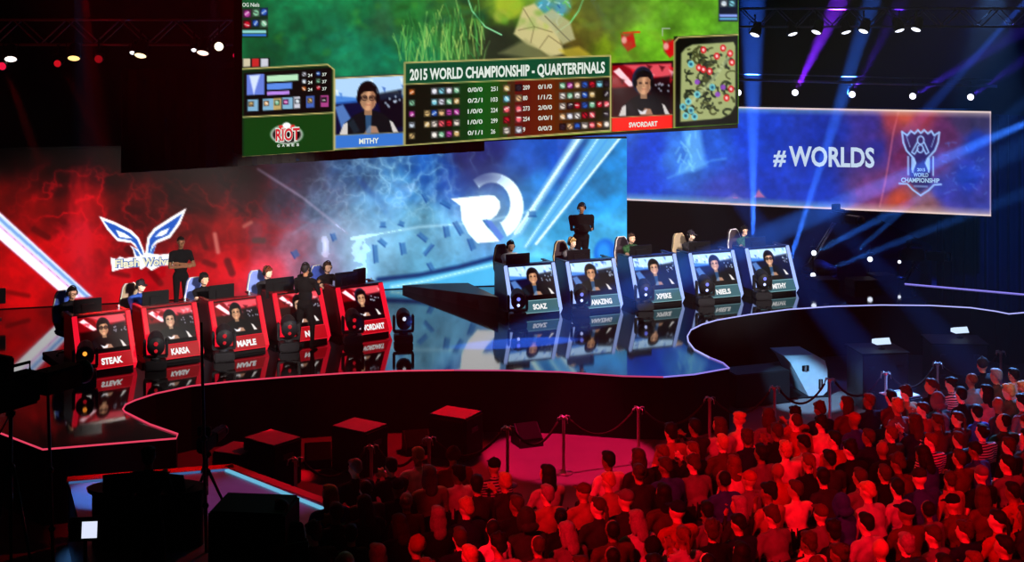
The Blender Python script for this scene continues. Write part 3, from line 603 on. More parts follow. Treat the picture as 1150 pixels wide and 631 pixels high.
st.add([(p[0], p[1], ZS) for p in poly], [tuple(range(n))], 0)
st.add([(p[0], p[1], ZS) for p in poly] + [(p[0], p[1], .0) for p in poly], [(i, (i + 1) % n, n + (i + 1) % n, n + i) for i in range(n)], 1)
me = bpy.data.meshes.new('stage'); me.from_pydata([tuple(v) for v in st.v], [], st.f); me.materials.append(M_DECK); me.materials.append(M_FASC)
me.polygons.foreach_set('material_index', st.m); stage = bpy.data.objects.new('stage', me); COL.objects.link(stage)
tag(stage, 'glossy black competition stage with glowing edge', 'stage')
def strip(name, pts, rgb, k, wd=.03):
    m = emi('edge_' + name, rgb, k); mb = MB(); P3 = [Vector((p.x, p.y, ZS + .012)) for p in pts]
    mb.tube(P3, wd / 2, 6); o = mb.build('edge_light', m, stage); return o
strip('rose', E2[:17], (228, 66, 96), 1.0)['label'] = 'rose red edge light'
strip('magenta', E2[16:21], (190, 62, 110), 1.0)['label'] = 'magenta edge light'
strip('violet', E2[20:25], (150, 130, 235), 1.0)['label'] = 'violet edge light'
strip('lavender', E2[24:], (178, 180, 255), 1.1)['label'] = 'lavender edge light'
strip('ramp', [Vector((p[0], p[1], ZS)) for p in (back[0], back[1])], (150, 140, 255), 1.0)['label'] = 'lavender light along the far ramp edge'

# low riser under the blue team's side, starting as a wedge
A0, B0 = G(452, 326), G(562, 353.5)
C0 = Vector((1.2, 33.0, ZS)); D0 = Vector((6.5, 35.2, ZS))
mb = MB(); base = [(A0.x, A0.y), (B0.x - .05, B0.y), (-1.1, 33.4), (A0.x + .6, A0.y + .3)]
hts = [.13, .42, .42, .13]; n = len(base)
mb.add([(p[0], p[1], ZS) for p in base] + [(p[0], p[1], ZS + h) for p, h in zip(base, hts)],
       [tuple(range(n))[::-1], tuple(range(n, 2 * n))] + [(i, (i + 1) % n, n + (i + 1) % n, n + i) for i in range(n)])
tag(mb.build('stage_riser', mat('riser_black', (16, 14, 18), .3)), 'low black wedge shaped riser running back beside the first blue booth', 'riser')

# ------------------------------------------------------------------ people
SK, SH, PT, SHO, HR = 0, 1, 2, 3, 4
def cap_mesh(bm, a, b, ra, rb, seg=10):
    a, b = Vector(a), Vector(b); d = (b - a); L_ = d.length; d.normalize(); o = d.orthogonal().normalized(); q = d.cross(o); rings = []
    st_ = [(-math.cos(t) * ra, math.sin(t) * ra, a) for t in (0.01, .5, 1.0, 1.5)] + [(math.sin(t) * rb, math.cos(t) * rb, b) for t in (0.07, .55, 1.05, 1.56)]
    for (h, r_, c_) in st_: rings.append([bm.verts.new(c_ + d * h + (o * math.cos(2 * math.pi * k / seg) + q * math.sin(2 * math.pi * k / seg)) * max(r_, 1e-4)) for k in range(seg)])
    for i in range(len(rings) - 1):
        for k in range(seg): bm.faces.new((rings[i][k], rings[i][(k + 1) % seg], rings[i + 1][(k + 1) % seg], rings[i + 1][k]))
    bm.faces.new(rings[0][::-1]); bm.faces.new(rings[-1])
def grow(name, prims, voxel, smooth=2):
    bm = bmesh.new()
    for p in prims:
        if p[0] == 'cap': cap_mesh(bm, p[1], p[2], p[3], p[4])
        else:
            r_ = bmesh.ops.create_icosphere(bm, subdivisions=3, radius=1); M = Matrix.Translation(Vector(p[1])) @ (p[3].to_4x4() if p[3] is not None else Matrix()) @ Matrix.Diagonal((*p[2], 1))
            bmesh.ops.transform(bm, matrix=M, verts=r_['verts'])
    bmesh.ops.recalc_face_normals(bm, faces=bm.faces)
    me = bpy.data.meshes.new(name); bm.to_mesh(me); bm.free(); ob = bpy.data.objects.new(name, me); COL.objects.link(ob)
    md = ob.modifiers.new('r', 'REMESH'); md.mode = 'VOXEL'; md.voxel_size = voxel; md.use_smooth_shade = True
    if smooth: s2 = ob.modifiers.new('s', 'SMOOTH'); s2.factor = .5; s2.iterations = smooth
    dg = bpy.context.evaluated_depsgraph_get(); dg.update(); out = bpy.data.meshes.new_from_object(ob.evaluated_get(dg)); bpy.data.objects.remove(ob)
    nf = len(out.polygons); c_ = np.zeros(nf * 3); out.polygons.foreach_get('center', c_); c_ = c_.reshape(-1, 3)
    best = np.full(nf, 1e9); tg = np.zeros(nf, int)
    for p in prims:
        t = p[-1]
        if t < 0: continue
        if p[0] == 'cap':
            a = np.array(p[1]); b = np.array(p[2]); e = b - a; k = np.clip(((c_ - a) @ e) / (e @ e + 1e-12), 0, 1); dd = np.linalg.norm(c_ - a - k[:, None] * e, axis=1) - (p[3] + (p[4] - p[3]) * k)
        else:
            M = np.array((p[3].to_3x3() if p[3] is not None else Matrix.Identity(3))); l = (c_ - np.array(p[1])) @ M; dd = (np.linalg.norm(l / np.array(p[2]), axis=1) - 1) * min(p[2])
        u = dd < best; best[u] = dd[u]; tg[u] = t
    out.polygons.foreach_set('material_index', tg.astype(np.int32)); out.polygons.foreach_set('use_smooth', [True] * nf)
    return out
def hand(pr, w_, dirv, upv, side, curl=.5, s_=1.0, fr=.0095):
    w_ = Vector(w_); d = Vector(dirv).normalized(); u = Vector(upv); u = (u - d * u.dot(d)).normalized(); x = d.cross(u) * side
    M = Matrix((x, d, u)).transposed()
    pc = w_ + d * .045 * s_; pr.append(('ell', tuple(pc), (.042 * s_, .05 * s_, .018 * s_), M, SK))
    for k, ln in enumerate((.066, .076, .071, .056)):
        b = w_ + d * .085 * s_ + x * (.031 - .0205 * k) * s_; d1 = (d - u * curl * .5).normalized(); d2 = (d - u * curl * 1.5).normalized()
        m_ = b + d1 * ln * .55 * s_; e = m_ + d2 * ln * .5 * s_
        pr.append(('cap', tuple(b - d * .02), tuple(m_), fr, fr * .95, SK)); pr.append(('cap', tuple(m_), tuple(e), fr * .95, fr * .8, SK))
    t0 = w_ + d * .025 * s_ + x * .03 * s_; t1 = t0 + (d * .6 + x * .8).normalized() * .04 * s_; t2 = t1 + (d * .9 + x * .2 - u * curl * .5).normalized() * .035 * s_
    pr.append(('cap', tuple(t0), tuple(t1), fr * 1.25, fr * 1.1, SK)); pr.append(('cap', tuple(t1), tuple(t2), fr * 1.1, fr * .85, SK))
def head_prims(pr, c_, M, s_=1.0, ears=True):
    # the face looks along -Y of M
    def T(x, y, z): return tuple(Vector(c_) + M @ Vector((x * s_, y * s_, z * s_)))
    pr.append(('ell', T(0, .012, .018), (.077 * s_, .095 * s_, .1 * s_), M, SK)); pr.append(('ell', T(0, -.03, -.05), (.058 * s_, .062 * s_, .066 * s_), M, SK))
    pr.append(('ell', T(0, -.062, -.088), (.026 * s_, .024 * s_, .02 * s_), M, SK)); pr.append(('cap', T(0, -.083, .015), T(0, -.103, -.018), .009 * s_, .015 * s_, SK))
    pr.append(('cap', T(-.024, -.079, -.056), T(.024, -.079, -.056), .011 * s_, .011 * s_, SK)); pr.append(('cap', T(-.05, -.066, .033), T(.05, -.066, .033), .015 * s_, .015 * s_, SK))
    for k in (-1, 1):
        pr.append(('ell', T(k * .045, -.066, -.018), (.024 * s_, .02 * s_, .02 * s_), M, SK))
        if ears: pr.append(('ell', T(k * .079, .012, -.002), (.012 * s_, .02 * s_, .03 * s_), M, SK))
def seated(kind=0, hy=0.0, hp=0.0, lean=0.0, arms='lap', build=1.0, face=True, sleeves='short'):
    """a seated figure, feet on z=0, facing -Y; returns prims, head centre and head matrix"""
    pr = []; b = build; ly = -lean
    pr += [('ell', (0, .02, .56), (.175 * b, .14 * b, .12), None, PT), ('ell', (0, .0 + ly * .2, .70), (.15 * b, .12 * b, .15), None, SH), ('ell', (0, .0 + ly * .6, .87), (.175 * b, .118 * b, .17), None, SH)]
    sy = .01 + ly; pr += [('cap', (-.155 * b, sy, .985), (.155 * b, sy, .985), .066, .066, SH), ('cap', (0, sy, .98), (0, sy - .012, 1.05), .075, .06, SH), ('cap', (0, sy, 1.02), (0, sy - .025, 1.13), .052, .05, SK)]
    hc = Vector((0, sy - .03, 1.205)); M = Euler((hp, 0, hy)).to_matrix(); head_prims(pr, hc, M)
    lo = SH if sleeves == 'long' else SK
    for k in (-1, 1):
        s0 = Vector((k * .19 * b, sy, .975))
        if arms == 'lap': e = Vector((k * .25 * b, -.04 + ly * .6, .72)); h_ = Vector((k * .10, -.25, .665)); hd = Vector((-k * .5, -1, -.1)); up = Vector((0, 0, 1))
        elif arms == 'desk': e = Vector((k * .27 * b, -.2 + ly, .83)); h_ = Vector((k * .2, -.43 + ly, .85)); hd = Vector((-k * .25, -1, 0)); up = Vector((0, 0, 1))
        elif arms == 'cross': e = Vector((k * .24 * b, -.09 + ly, .74)); h_ = Vector((-k * .07, -.2 + ly, .80 + k * .03)); hd = Vector((-k, -.05, .1)); up = Vector((0, -1, 0))
        elif arms == 'phone': e = Vector((k * .23 * b, -.13 + ly, .78)); h_ = Vector((k * .05, -.3 + ly, .96)); hd = Vector((-k * .3, -.3, 1)); up = Vector((0, 1, 0))
        else: e = Vector((k * .25, -.07 + ly, .74)); h_ = Vector((k * .04, -.2 + ly, 1.03)) if k == 1 else Vector((-.1, -.25, .665)); hd = Vector((-.2, .1, 1)) if k == 1 else Vector((.5, -1, -.1)); up = Vector((0, 1, 0)) if k == 1 else Vector((0, 0, 1))
        mid = s0.lerp(e, .62)
        pr += [('cap', tuple(s0), tuple(mid), .058 * b, .049, SH), ('cap', tuple(mid), tuple(e), .047, .04, lo), ('cap', tuple(e), tuple(e.lerp(h_, .95)), .041, .027, lo)]
        hand(pr, h_, hd, up, -k, .6)
        kn = Vector((k * .13, -.46, .53)); an = Vector((k * .14, -.42, .1)); pr += [('cap', (k * .09, .0, .56), tuple(kn), .092 * b, .062, PT), ('cap', tuple(kn), tuple(an), .06, .042, PT)]
        pr += [('cap', (k * .14, -.40, .05), (k * .15, -.56, .035), .046, .036, SHO)]
    return pr, hc, M
def standing(arms='hold', hp=.1, b=1.0, hy=0.0, legs=.11):
    pr = []
    pr += [('ell', (0, .02, .95), (.165 * b, .12 * b, .13), None, PT), ('ell', (0, 0, 1.12), (.15 * b, .112 * b, .16), None, SH), ('ell', (0, 0, 1.32), (.18 * b, .12 * b, .18), None, SH),
           ('cap', (-.16 * b, .01, 1.44), (.16 * b, .01, 1.44), .066, .066, SH), ('cap', (0, .01, 1.44), (0, 0, 1.5), .075, .06, SH), ('cap', (0, .01, 1.48), (0, -.015, 1.6), .053, .05, SK)]
    hc = Vector((0, -.02, 1.675)); M = Euler((hp, 0, hy)).to_matrix(); head_prims(pr, hc, M)
    for k in (-1, 1):
        s0 = Vector((k * .2 * b, .01, 1.43))
        if arms == 'cross': e = Vector((k * .27, -.1, 1.16)); h_ = Vector((-k * .09, -.2, 1.2 + k * .04)); hd = Vector((-k, -.05, .1)); up = Vector((0, -1, 0))
        elif arms == 'hold': e = Vector((k * .27, -.06, 1.15)); h_ = Vector((k * .15, -.3, 1.18)); hd = Vector((-k * .2, -1, .1)); up = Vector((-k * .6, 0, 1))
        elif arms == 'camera': e = Vector((k * .27, -.1, 1.16)); h_ = Vector((k * .14, -.3, 1.33)); hd = Vector((-k * .3, -.7, .5)); up = Vector((0, 1, 1))
        else: e = Vector((k * .26, .02, 1.14)); h_ = Vector((k * .25, -.06, .9)); hd = Vector((0, -.15, -1)); up = Vector((k, 0, 0))
        mid = s0.lerp(e, .6)
        pr += [('cap', tuple(s0), tuple(mid), .06 * b, .05, SH), ('cap', tuple(mid), tuple(e), .047, .04, SK if arms == 'cross' else SH), ('cap', tuple(e), tuple(e.lerp(h_, .95)), .041, .028, SK if arms == 'cross' else SH)]
        hand(pr, h_, hd, up, -k, .6)
        kn = Vector((k * (legs - .01), -.01, .5)); an = Vector((k * legs, .02, .1))
        pr += [('cap', (k * .09, .01, .92), tuple(kn), .092 * b, .06, PT), ('cap', tuple(kn), tuple(an), .058, .042, PT), ('cap', (k * legs, .04, .05), (k * (legs + .01), -.14, .035), .048, .036, SHO)]
    return pr, hc, M
def hair_mesh(style, s_=1.0, voxel=.011):
    pr = []
    def e(c_, r_): pr.append(('ell', c_, r_, None, 0))
    if style == 'short': e((0, .028, .04), (.084, .09, .088)); e((0, -.03, .088), (.066, .055, .036)); e((0, .075, -.01), (.066, .035, .06))
    elif style == 'messy':
        e((0, .026, .045), (.09, .095, .092)); e((0, -.04, .09), (.07, .055, .036)); e((0, .08, -.015), (.07, .036, .066))
        r_ = random.Random(3)
        for _ in range(16):
            t, u = r_.uniform(0, 6.28), r_.uniform(.1, 1.2); d = Vector((math.sin(u) * math.cos(t), math.sin(u) * math.sin(t) * .9 + .2, math.cos(u))); e(tuple(Vector((0, .02, .045)) + d * .088), (.022, .022, .018))
    elif style == 'long': e((0, .03, .035), (.09, .095, .094)); e((0, .075, -.07), (.092, .05, .13)); e((0, .085, -.17), (.085, .042, .09)); e((-.075, .02, -.07), (.026, .05, .1)); e((.075, .02, -.07), (.026, .05, .1)); e((0, -.03, .088), (.062, .055, .034))
    elif style == 'bun': e((0, .028, .035), (.083, .088, .086)); e((0, .12, .05), (.04, .038, .04)); e((0, .07, -.02), (.064, .036, .05)); e((0, -.03, .085), (.062, .052, .032))
    elif style == 'tail': e((0, .028, .035), (.083, .088, .086)); e((0, .12, .0), (.03, .03, .05)); e((0, .13, -.09), (.026, .026, .085)); e((0, -.03, .085), (.062, .052, .032))
    elif style == 'cap': e((0, .018, .05), (.088, .102, .078)); e((0, -.105, .052), (.066, .06, .011)); pr.append(('cap', (0, 0, .125), (0, 0, .133), .011, .009, 0))
    elif style == 'beanie': e((0, .024, .055), (.09, .1, .088)); pr.append(('cap', (-.02, .03, .03), (.02, .03, .03), .089, .089, 0)); e((0, .04, .14), (.03, .03, .02))
    elif style == 'hood': e((0, .045, .02), (.108, .105, .125)); e((0, .09, -.1), (.12, .06, .06)); e((-.08, 0, -.03), (.03, .06, .11)); e((.08, 0, -.03), (.03, .06, .11))
    elif style == 'thin': e((0, .06, -.012), (.076, .06, .05)); e((0, .04, .03), (.08, .083, .086))
    return grow('hair', pr, voxel, 1)
HAIR = {k: hair_mesh(k) for k in ('short', 'messy', 'long', 'bun', 'tail', 'cap', 'beanie', 'hood', 'thin')}
def headset_mesh():
    mb = MB(); mb.tube([(.1 * math.cos(R(t)), .01, .02 + .125 * math.sin(R(t))) for t in range(-5, 186, 12)], .011, 7)
    for k in (-1, 1): mb.ball((k * .097, .005, -.004), (.024, .042, .048), 8)
    mb.tube([(-.1, -.02, -.03), (-.09, -.07, -.06), (-.05, -.11, -.07)], .006, 6); mb.ball((-.045, -.115, -.07), .013, 6)
    o = mb.build('headset', mat('headset_black', (14, 14, 16), .4)); me = o.data; bpy.data.objects.remove(o); return me
HEADSET = headset_mesh()
def headset_variant():
    pass
def glasses_mesh():
    mb = MB()
    for k in (-1, 1):
        mb.tube([(k * .034 + .024 * math.cos(R(t)), -.098, .006 + .019 * math.sin(R(t))) for t in range(0, 361, 40)], .003, 5); mb.tube([(k * .058, -.097, .008), (k * .08, -.03, .01), (k * .08, .02, .006)], .003, 5)
    mb.tube([(-.01, -.1, .01), (.01, -.1, .01)], .003, 5)
    o = mb.build('eyeglasses', mat('glasses_dark', (20, 16, 16), .3)); me = o.data; bpy.data.objects.remove(o); return me
GLASSES = glasses_mesh()
def place_person(name, mesh, hc, M, loc, rz, mats, label, cat='person', group=None, hair=None, hair_mat=None, extra=(), scale=1.0):
    o = bpy.data.objects.new(name, mesh); COL.objects.link(o); o.location = loc; o.rotation_euler = (0, 0, rz); o.scale = (scale,) * 3
    for i, m in enumerate(mats):
        o.material_slots[i].link = 'OBJECT'; o.material_slots[i].material = m
    tag(o, label, cat, group)
    mb = Matrix.Translation(hc) @ M.to_4x4()
    ex = list(extra)
    if hair: ex.insert(0, ('hair' if hair not in ('cap', 'beanie', 'hood') else {'cap': 'cap', 'beanie': 'knitted_hat', 'hood': 'hood'}[hair], HAIR[hair], hair_mat))
    for nm, me_, mm in ex:
        h = bpy.data.objects.new(nm, me_); COL.objects.link(h); h.parent = o; h.matrix_basis = mb
        if mm:
            h.material_slots[0].link = 'OBJECT'; h.material_slots[0].material = mm
    return o
def body(prims, voxel):
    me = grow('body', prims, voxel)
    while len(me.materials) < 4: me.materials.append(M_BLK)
    return me
for h in HAIR.values():
    if not h.materials: h.materials.append(M_BLK)

CLOTH = {n: mat('cloth_' + n.replace(' ', '_'), rgb, .9, vary=.35, scale=14, bump=.25) for n, rgb in {
    'black': (16, 15, 18), 'charcoal': (38, 36, 40), 'grey': (98, 94, 98), 'pale grey': (160, 156, 160), 'white': (218, 214, 214), 'cream': (200, 186, 160),
    'navy': (20, 26, 58), 'blue': (42, 72, 150), 'red': (150, 22, 26), 'maroon': (80, 14, 22), 'green': (40, 72, 44), 'tan': (146, 112, 80), 'brown': (70, 46, 32)}.items()}
def striped():
    m = bpy.data.materials.new('cloth_striped'); m.use_nodes = True; t = m.node_tree; b = t.nodes['Principled BSDF']; b.inputs['Roughness'].default_value = .9
    w_ = t.nodes.new('ShaderNodeTexWave'); w_.bands_direction = 'Z'; w_.inputs['Scale'].default_value = 9; r_ = t.nodes.new('ShaderNodeValToRGB'); r_.color_ramp.interpolation = 'CONSTANT'
    r_.color_ramp.elements[0].color = (*lin((24, 30, 48)), 1); r_.color_ramp.elements[1].color = (*lin((190, 190, 196)), 1); r_.color_ramp.elements[1].position = .5
    tc = t.nodes.new('ShaderNodeTexCoord'); t.links.new(tc.outputs['Object'], w_.inputs[0]); t.links.new(w_.outputs[0], r_.inputs[0]); t.links.new(r_.outputs[0], b.inputs['Base Color']); return m
CLOTH['striped'] = striped()
SKINS = [mat('skin_light', (214, 168, 140), .55), mat('skin_tan', (186, 136, 104), .55), mat('skin_brown', (130, 88, 64), .55), mat('skin_pale', (228, 190, 166), .55)]
HAIRS = {n: mat('hair_' + n, rgb, .6, vary=.5, scale=45, bump=.5) for n, rgb in {'black': (22, 18, 18), 'brown': (62, 40, 28), 'blond': (176, 140, 86), 'grey': (130, 126, 124), 'auburn': (96, 44, 26)}.items()}
M_JEANS = mat('jeans', (36, 42, 60), .9); M_SHOE = mat('shoe_black', (20, 20, 22), .6); M_VBLK = mat('cloth_deep_black', (5, 4, 5), .95)  # last one: silhouette shade put into a darker copy of black cloth

# ------------------------------------------------------------------ player booths
def mon_parts(root):
    mb = MB(); mb.box((0, 0, .30), (.62, .035, .37), bev=.008); mb.box((0, .03, .3), (.3, .04, .2), bev=.01); mb.build('display_housing', M_BLKG, root)
    MB().box((0, -.019, .3), (.59, .003, .335)).build('display_glass', emi('monitor_glow', (90, 110, 140), .8), root)
    mb = MB(); mb.tube([(0, .06, .02), (0, .06, .26)], .022, 8); mb.lathe([(.13, 0), (.13, .012), (.03, .03)], 18, 0, Matrix.Translation((0, .06, 0))); mb.build('stand', M_BLKG, root)
def gaming_chair(name, cloth, edge, label):
    root = empty(name, label=label, cat='chair', group=None)
    mb = MB(); mb.box((0, 0, .50), (.52, .5, .1), bev=.03); mb.box((-.25, 0, .54), (.07, .46, .09), bev=.025); mb.box((.25, 0, .54), (.07, .46, .09), bev=.025); mb.build('seat', cloth, root)
    out = [(-.2, .54), (-.27, .75), (-.27, .98), (-.22, 1.14), (-.17, 1.3), (-.1, 1.38), (.1, 1.38), (.17, 1.3), (.22, 1.14), (.27, .98), (.27, .75), (.2, .54)]
    mb = MB(); M = Matrix.Translation((0, .26, 0)) @ Euler((R(82), 0, 0)).to_matrix().to_4x4() @ Matrix.Translation((0, 0, 0))
    # back shell: outline in x-z, 9 cm deep, leaning back a little
    vs = [(x, .23 + (z - .54) * .14, z) for x, z in out] + [(x * .93, .33 + (z - .54) * .14, z) for x, z in out]; n_ = len(out)
    mb.add(vs, [tuple(range(n_)), tuple(range(n_, 2 * n_))[::-1]] + [(i, n_ + i, n_ + (i + 1) % n_, (i + 1) % n_) for i in range(n_)]); mb.build('backrest', cloth, root)
    mb = MB(); pts = [Vector((x * 1.01, .245 + (z - .54) * .14, z)) for x, z in out]; mb.tube(pts + [pts[0]], .018, 6); mb.build('piping', edge, root)
    for k in (-1, 1):
        mb = MB(); mb.box((k * .31, -.02, .72), (.08, .26, .03), bev=.01); mb.tube([(k * .31, .02, .71), (k * .3, .04, .52), (k * .2, .04, .47)], .018, 6); mb.build('armrest', M_BLKG, root)
    mb = MB(); mb.tube([(0, 0, .12), (0, 0, .46)], .03, 8)
    for k in range(5):
        a_ = R(72 * k + 18); mb.tube([(0, 0, .13), (.28 * math.cos(a_), .28 * math.sin(a_), .08)], [.03, .02], 6); mb.ball((.29 * math.cos(a_), .29 * math.sin(a_), .035), .034, 6)
    mb.build('wheeled_base', M_BLKG, root); return root
def put_child_tree(root, loc, rz): root.location = loc; root.rotation_euler = (0, 0, rz)
def mover_parts(root, lensm, lens2=None, tilt=0.0):
    mb = MB(); mb.box((0, 0, .07), (.36, .32, .14), bev=.02); mb.build('base', M_CASE, root)
    mb = MB(); mb.tube([(0, 0, .13), (0, 0, .18)], .09, 12); mb.box((0, 0, .19), (.40, .13, .04), bev=.01)
    for k in (-1, 1): mb.box((k * .185, 0, .33), (.05, .13, .28), bev=.015)
    mb.build('yoke', M_CASE, root)
    h = MB(); M = Matrix.Translation((0, 0, .42)) @ Euler((tilt, 0, 0)).to_matrix().to_4x4() @ Euler((R(90), 0, 0)).to_matrix().to_4x4()
    h.lathe([(.06, -.2), (.12, -.18), (.14, -.08), (.14, .1), (.15, .14), (.15, .2)], 18, 0, M); hd = h.build('lamp_head', M_CASE, root)
    l = MB(); l.lathe([(.036, .2), (.032, .214)], 16, 0, M @ Matrix.Translation((0, .05, 0))); l.build('lens', lensm, hd)
    if lens2: l = MB(); l.lathe([(.03, .2), (.026, .212)], 16, 0, M @ Matrix.Translation((0, -.07, 0))); l.build('lens', lens2, hd)
M_RSIDE = mat('booth_side_red', (74, 8, 14), .3); M_BSIDE = mat('booth_side_blue', (22, 38, 112), .3)  # red sides carry the red light in their base colour
M_RPY = emi('pylon_red', (232, 18, 44), 1.15); M_BPY = emi('pylon_blue', (160, 184, 250), 1.25)
M_RPL = emi('plate_red', (182, 10, 24), 1.0); M_BPL = emi('plate_teal', (64, 108, 118), 1.0); M_PEDGE = emi('plate_edge_pale', (130, 176, 184), 1.0); M_PEDR = emi('plate_edge_red', (226, 30, 50), 1.0)
BW = 1.3
def booth(team, idx, corner, yaw, text, label, H, seed, glasses, hood, tw):
    BW = 1.12 if team == 'red' else 1.3
    u = Vector((math.cos(yaw), math.sin(yaw), 0)); o_ = corner - u * (BW / 2); red = team == 'red'
    root = empty('player_booth', o_, yaw, label, 'booth', None)
    MB().box((-.1, 1.0, .04 if red else .08), (BW + .1, 2.1, .08 if red else .16), bev=.01).build('platform', M_BLK, root)
    side = [(0.06, .08), (-.02, .14), (.40, H), (.52, H + .01), (1.0, H - .02), (1.0, .08)]
    sm = M_RSIDE if red else M_BSIDE
    for k in (-1, 1): MB().sweepx(side, k * (BW / 2 - .035), k * BW / 2, 0).build('side_panel', sm, root)
    mb = MB(); hw = BW / 2 - .035; mb.sweepx([(.06, .08), (-.02, .14), (.40, H), (.43, H), (.05, .16), (.1, .08)], -hw, hw); mb.build('front_panel', M_BLK, root)
    mb = MB(); mb.box((0, .72, .80), (2 * hw, .55, .03)); mb.build('desk_surface', M_BLKG, root)
    mb = MB(); mb.box((0, .46, H + .025), (BW + .06, .16, .035), bev=.01); mb.box((-hw, .75, H + .015), (.09, .52, .035), bev=.01); mb.box((hw, .75, H + .015), (.09, .52, .035), bev=.01); mb.build('top_rim', mat('rim_red', (96, 10, 18), .25) if red else mat('rim_blue', (22, 34, 72), .25), root)
    for k in (-1, 1):
        x = k * (BW / 2 - .03); mb = MB(); yz = [(.36, H + .03), (.42, H + .03), (.02, .13), (.10, .0), (.03, .0), (-.08, .13)]
        mb.sweepx(yz, x - (.045 if red else .034), x + (.045 if red else .034)); mb.build('light_pylon', M_RPY if red else M_BPY, root)
    # portrait display: plane from (y=-.02,z=.14) to (y=.40,z=H)
    sl = Vector((.42, H - .14)); ln = sl.length; sl /= ln; nn = (-sl.y, sl.x)      # outward normal (towards -y)
    M3 = np.array(root.matrix_basis)
    def SURF(a_, b_, off=0.0):      # a along the width 0..1, b downwards 0..1
        a_ = np.asarray(a_, float); b_ = np.asarray(b_, float); t = ln * (.98 - b_ * .66)
        return np.stack([(a_ - .5) * (BW - .18), -.02 + sl.x * t + nn[0] * (.018 + off), .14 + sl.y * t + nn[1] * (.018 + off)], -1)
    cv = Cv(np.linspace(0, 112, 84), np.linspace(0, 78, 60), (0, 0, 0), soft=2.2); portrait(cv, 0, 0, 112, 78, 'red' if red else 'blue', seed, glasses, hood)
    cv.C = np.clip((cv.C - .04), 0, 1) ** 1.3 * 1.12
    cv.build('portrait_display', lambda X_, Y_: SURF(X_ / 112, Y_ / 78), screen_mat('booth_picture', 1.5), root)
    mb = MB(); x0, x1 = -.42 * BW / 1.3, .56 * BW / 1.3; yz = [(-.11, .10), (.03, .36), (.07, .36), (.0, .10)]
    mb.sweepx(yz, x0, x1); pl = mb.build('name_plate', M_RPL if red else M_BPL, root)
    mb = MB()
    for (ya, za) in ((-.112, .10), (.028, .358)): mb.box(((x0 + x1) / 2, ya - .004, za), (x1 - x0, .012, .012))
    mb.build('plate_trim', M_PEDR if red else M_PEDGE, pl)
    def PS(px, py, off=0.0):
        px = np.asarray(px, float); py = np.asarray(py, float); t = py
        return np.stack([px, -.11 + .14 * t - .012 - off, .10 + .26 * t], -1)
    L_ = Lett(); vs, fs = text_mesh(text, .05); 
    L_.v.append(PS(.08 + (vs[:, 0] - .5) * tw, .28 + vs[:, 1] * .42)); L_.f = [list(f) for f in fs]; L_.m = [0] * len(fs); L_.build('lettering', [M_WHITE], pl)
    return root, o_, u
def local(o_, yaw, x, y, z=0.0): return o_ + Vector((math.cos(yaw) * x - math.sin(yaw) * y, math.sin(yaw) * x + math.cos(yaw) * y, z))
YR, YB = R(34), R(23)
p0, hc0, M0 = seated(hy=0, hp=.12, lean=.1, arms='desk', sleeves='short'); PL_A = body(p0, .0135)
p1, hc1, M1 = seated(hy=R(14), hp=.2, lean=.16, arms='desk', build=1.06, sleeves='long'); PL_B = body(p1, .0135)
M_RCH = mat('chair_blue_cloth', (60, 84, 170), .7); M_RCH2 = mat('chair_pale_blue_cloth', (110, 130, 200), .7); M_TANCH = mat('chair_tan_cloth', (150, 132, 110), .7); M_DKCH = mat('chair_dark_cloth', (54, 44, 50), .7)
M_PIPE_W = mat('piping_white', (200, 196, 190), .6); M_PIPE_T = mat('piping_tan', (186, 160, 120), .6)
order = ['nearest the camera', 'second', 'third', 'fourth', 'farthest']
ordn = ['nearest', 'second nearest', 'middle', 'second farthest', 'farthest']
reds = [((152, 413), 'STEAK', .42, True, False, M_RCH, M_PIPE_W, 'royal blue', 'black', 'short', 'black'), ((227, 402), 'KARSA', .38, False, False, M_TANCH, M_PIPE_W, 'beige', 'blue', 'cap', 'black'), ((300, 393), 'MAPLE', .42, False, False, M_RCH2, M_PIPE_W, 'pale blue', 'black', 'messy', 'black'),
        ((369, 382.5), 'NL', .2, False, False, M_RCH2, M_PIPE_W, 'light blue', 'charcoal', 'messy', 'auburn'), ((438, 375), 'SWORDART', .62, False, True, M_RCH, M_PIPE_W, 'deep blue', 'black', 'short', 'brown')]
blues = [((630, 352), 'SOAZ', .36, False, False, M_DKCH, M_PIPE_T, 'dark plum', 'white', 'short', 'black'), ((698, 346.5), 'AMAZING', .56, False, False, M_DKCH, M_PIPE_T, 'brown', 'grey', 'messy', 'blond'), ((767, 340), 'XPEKE', .42, False, False, M_DKCH, M_PIPE_W, 'dark brown', 'green', 'short', 'brown'),
         ((833, 335), 'NIELS', .42, False, False, M_TANCH, M_PIPE_T, 'tan', 'charcoal', 'cap', 'grey'), ((895, 328.5), 'MITHY', .42, True, False, M_DKCH, M_PIPE_W, 'black', 'green', 'short', 'black')]
desc = {'short': 'short', 'messy': 'tousled', 'cap': ''}
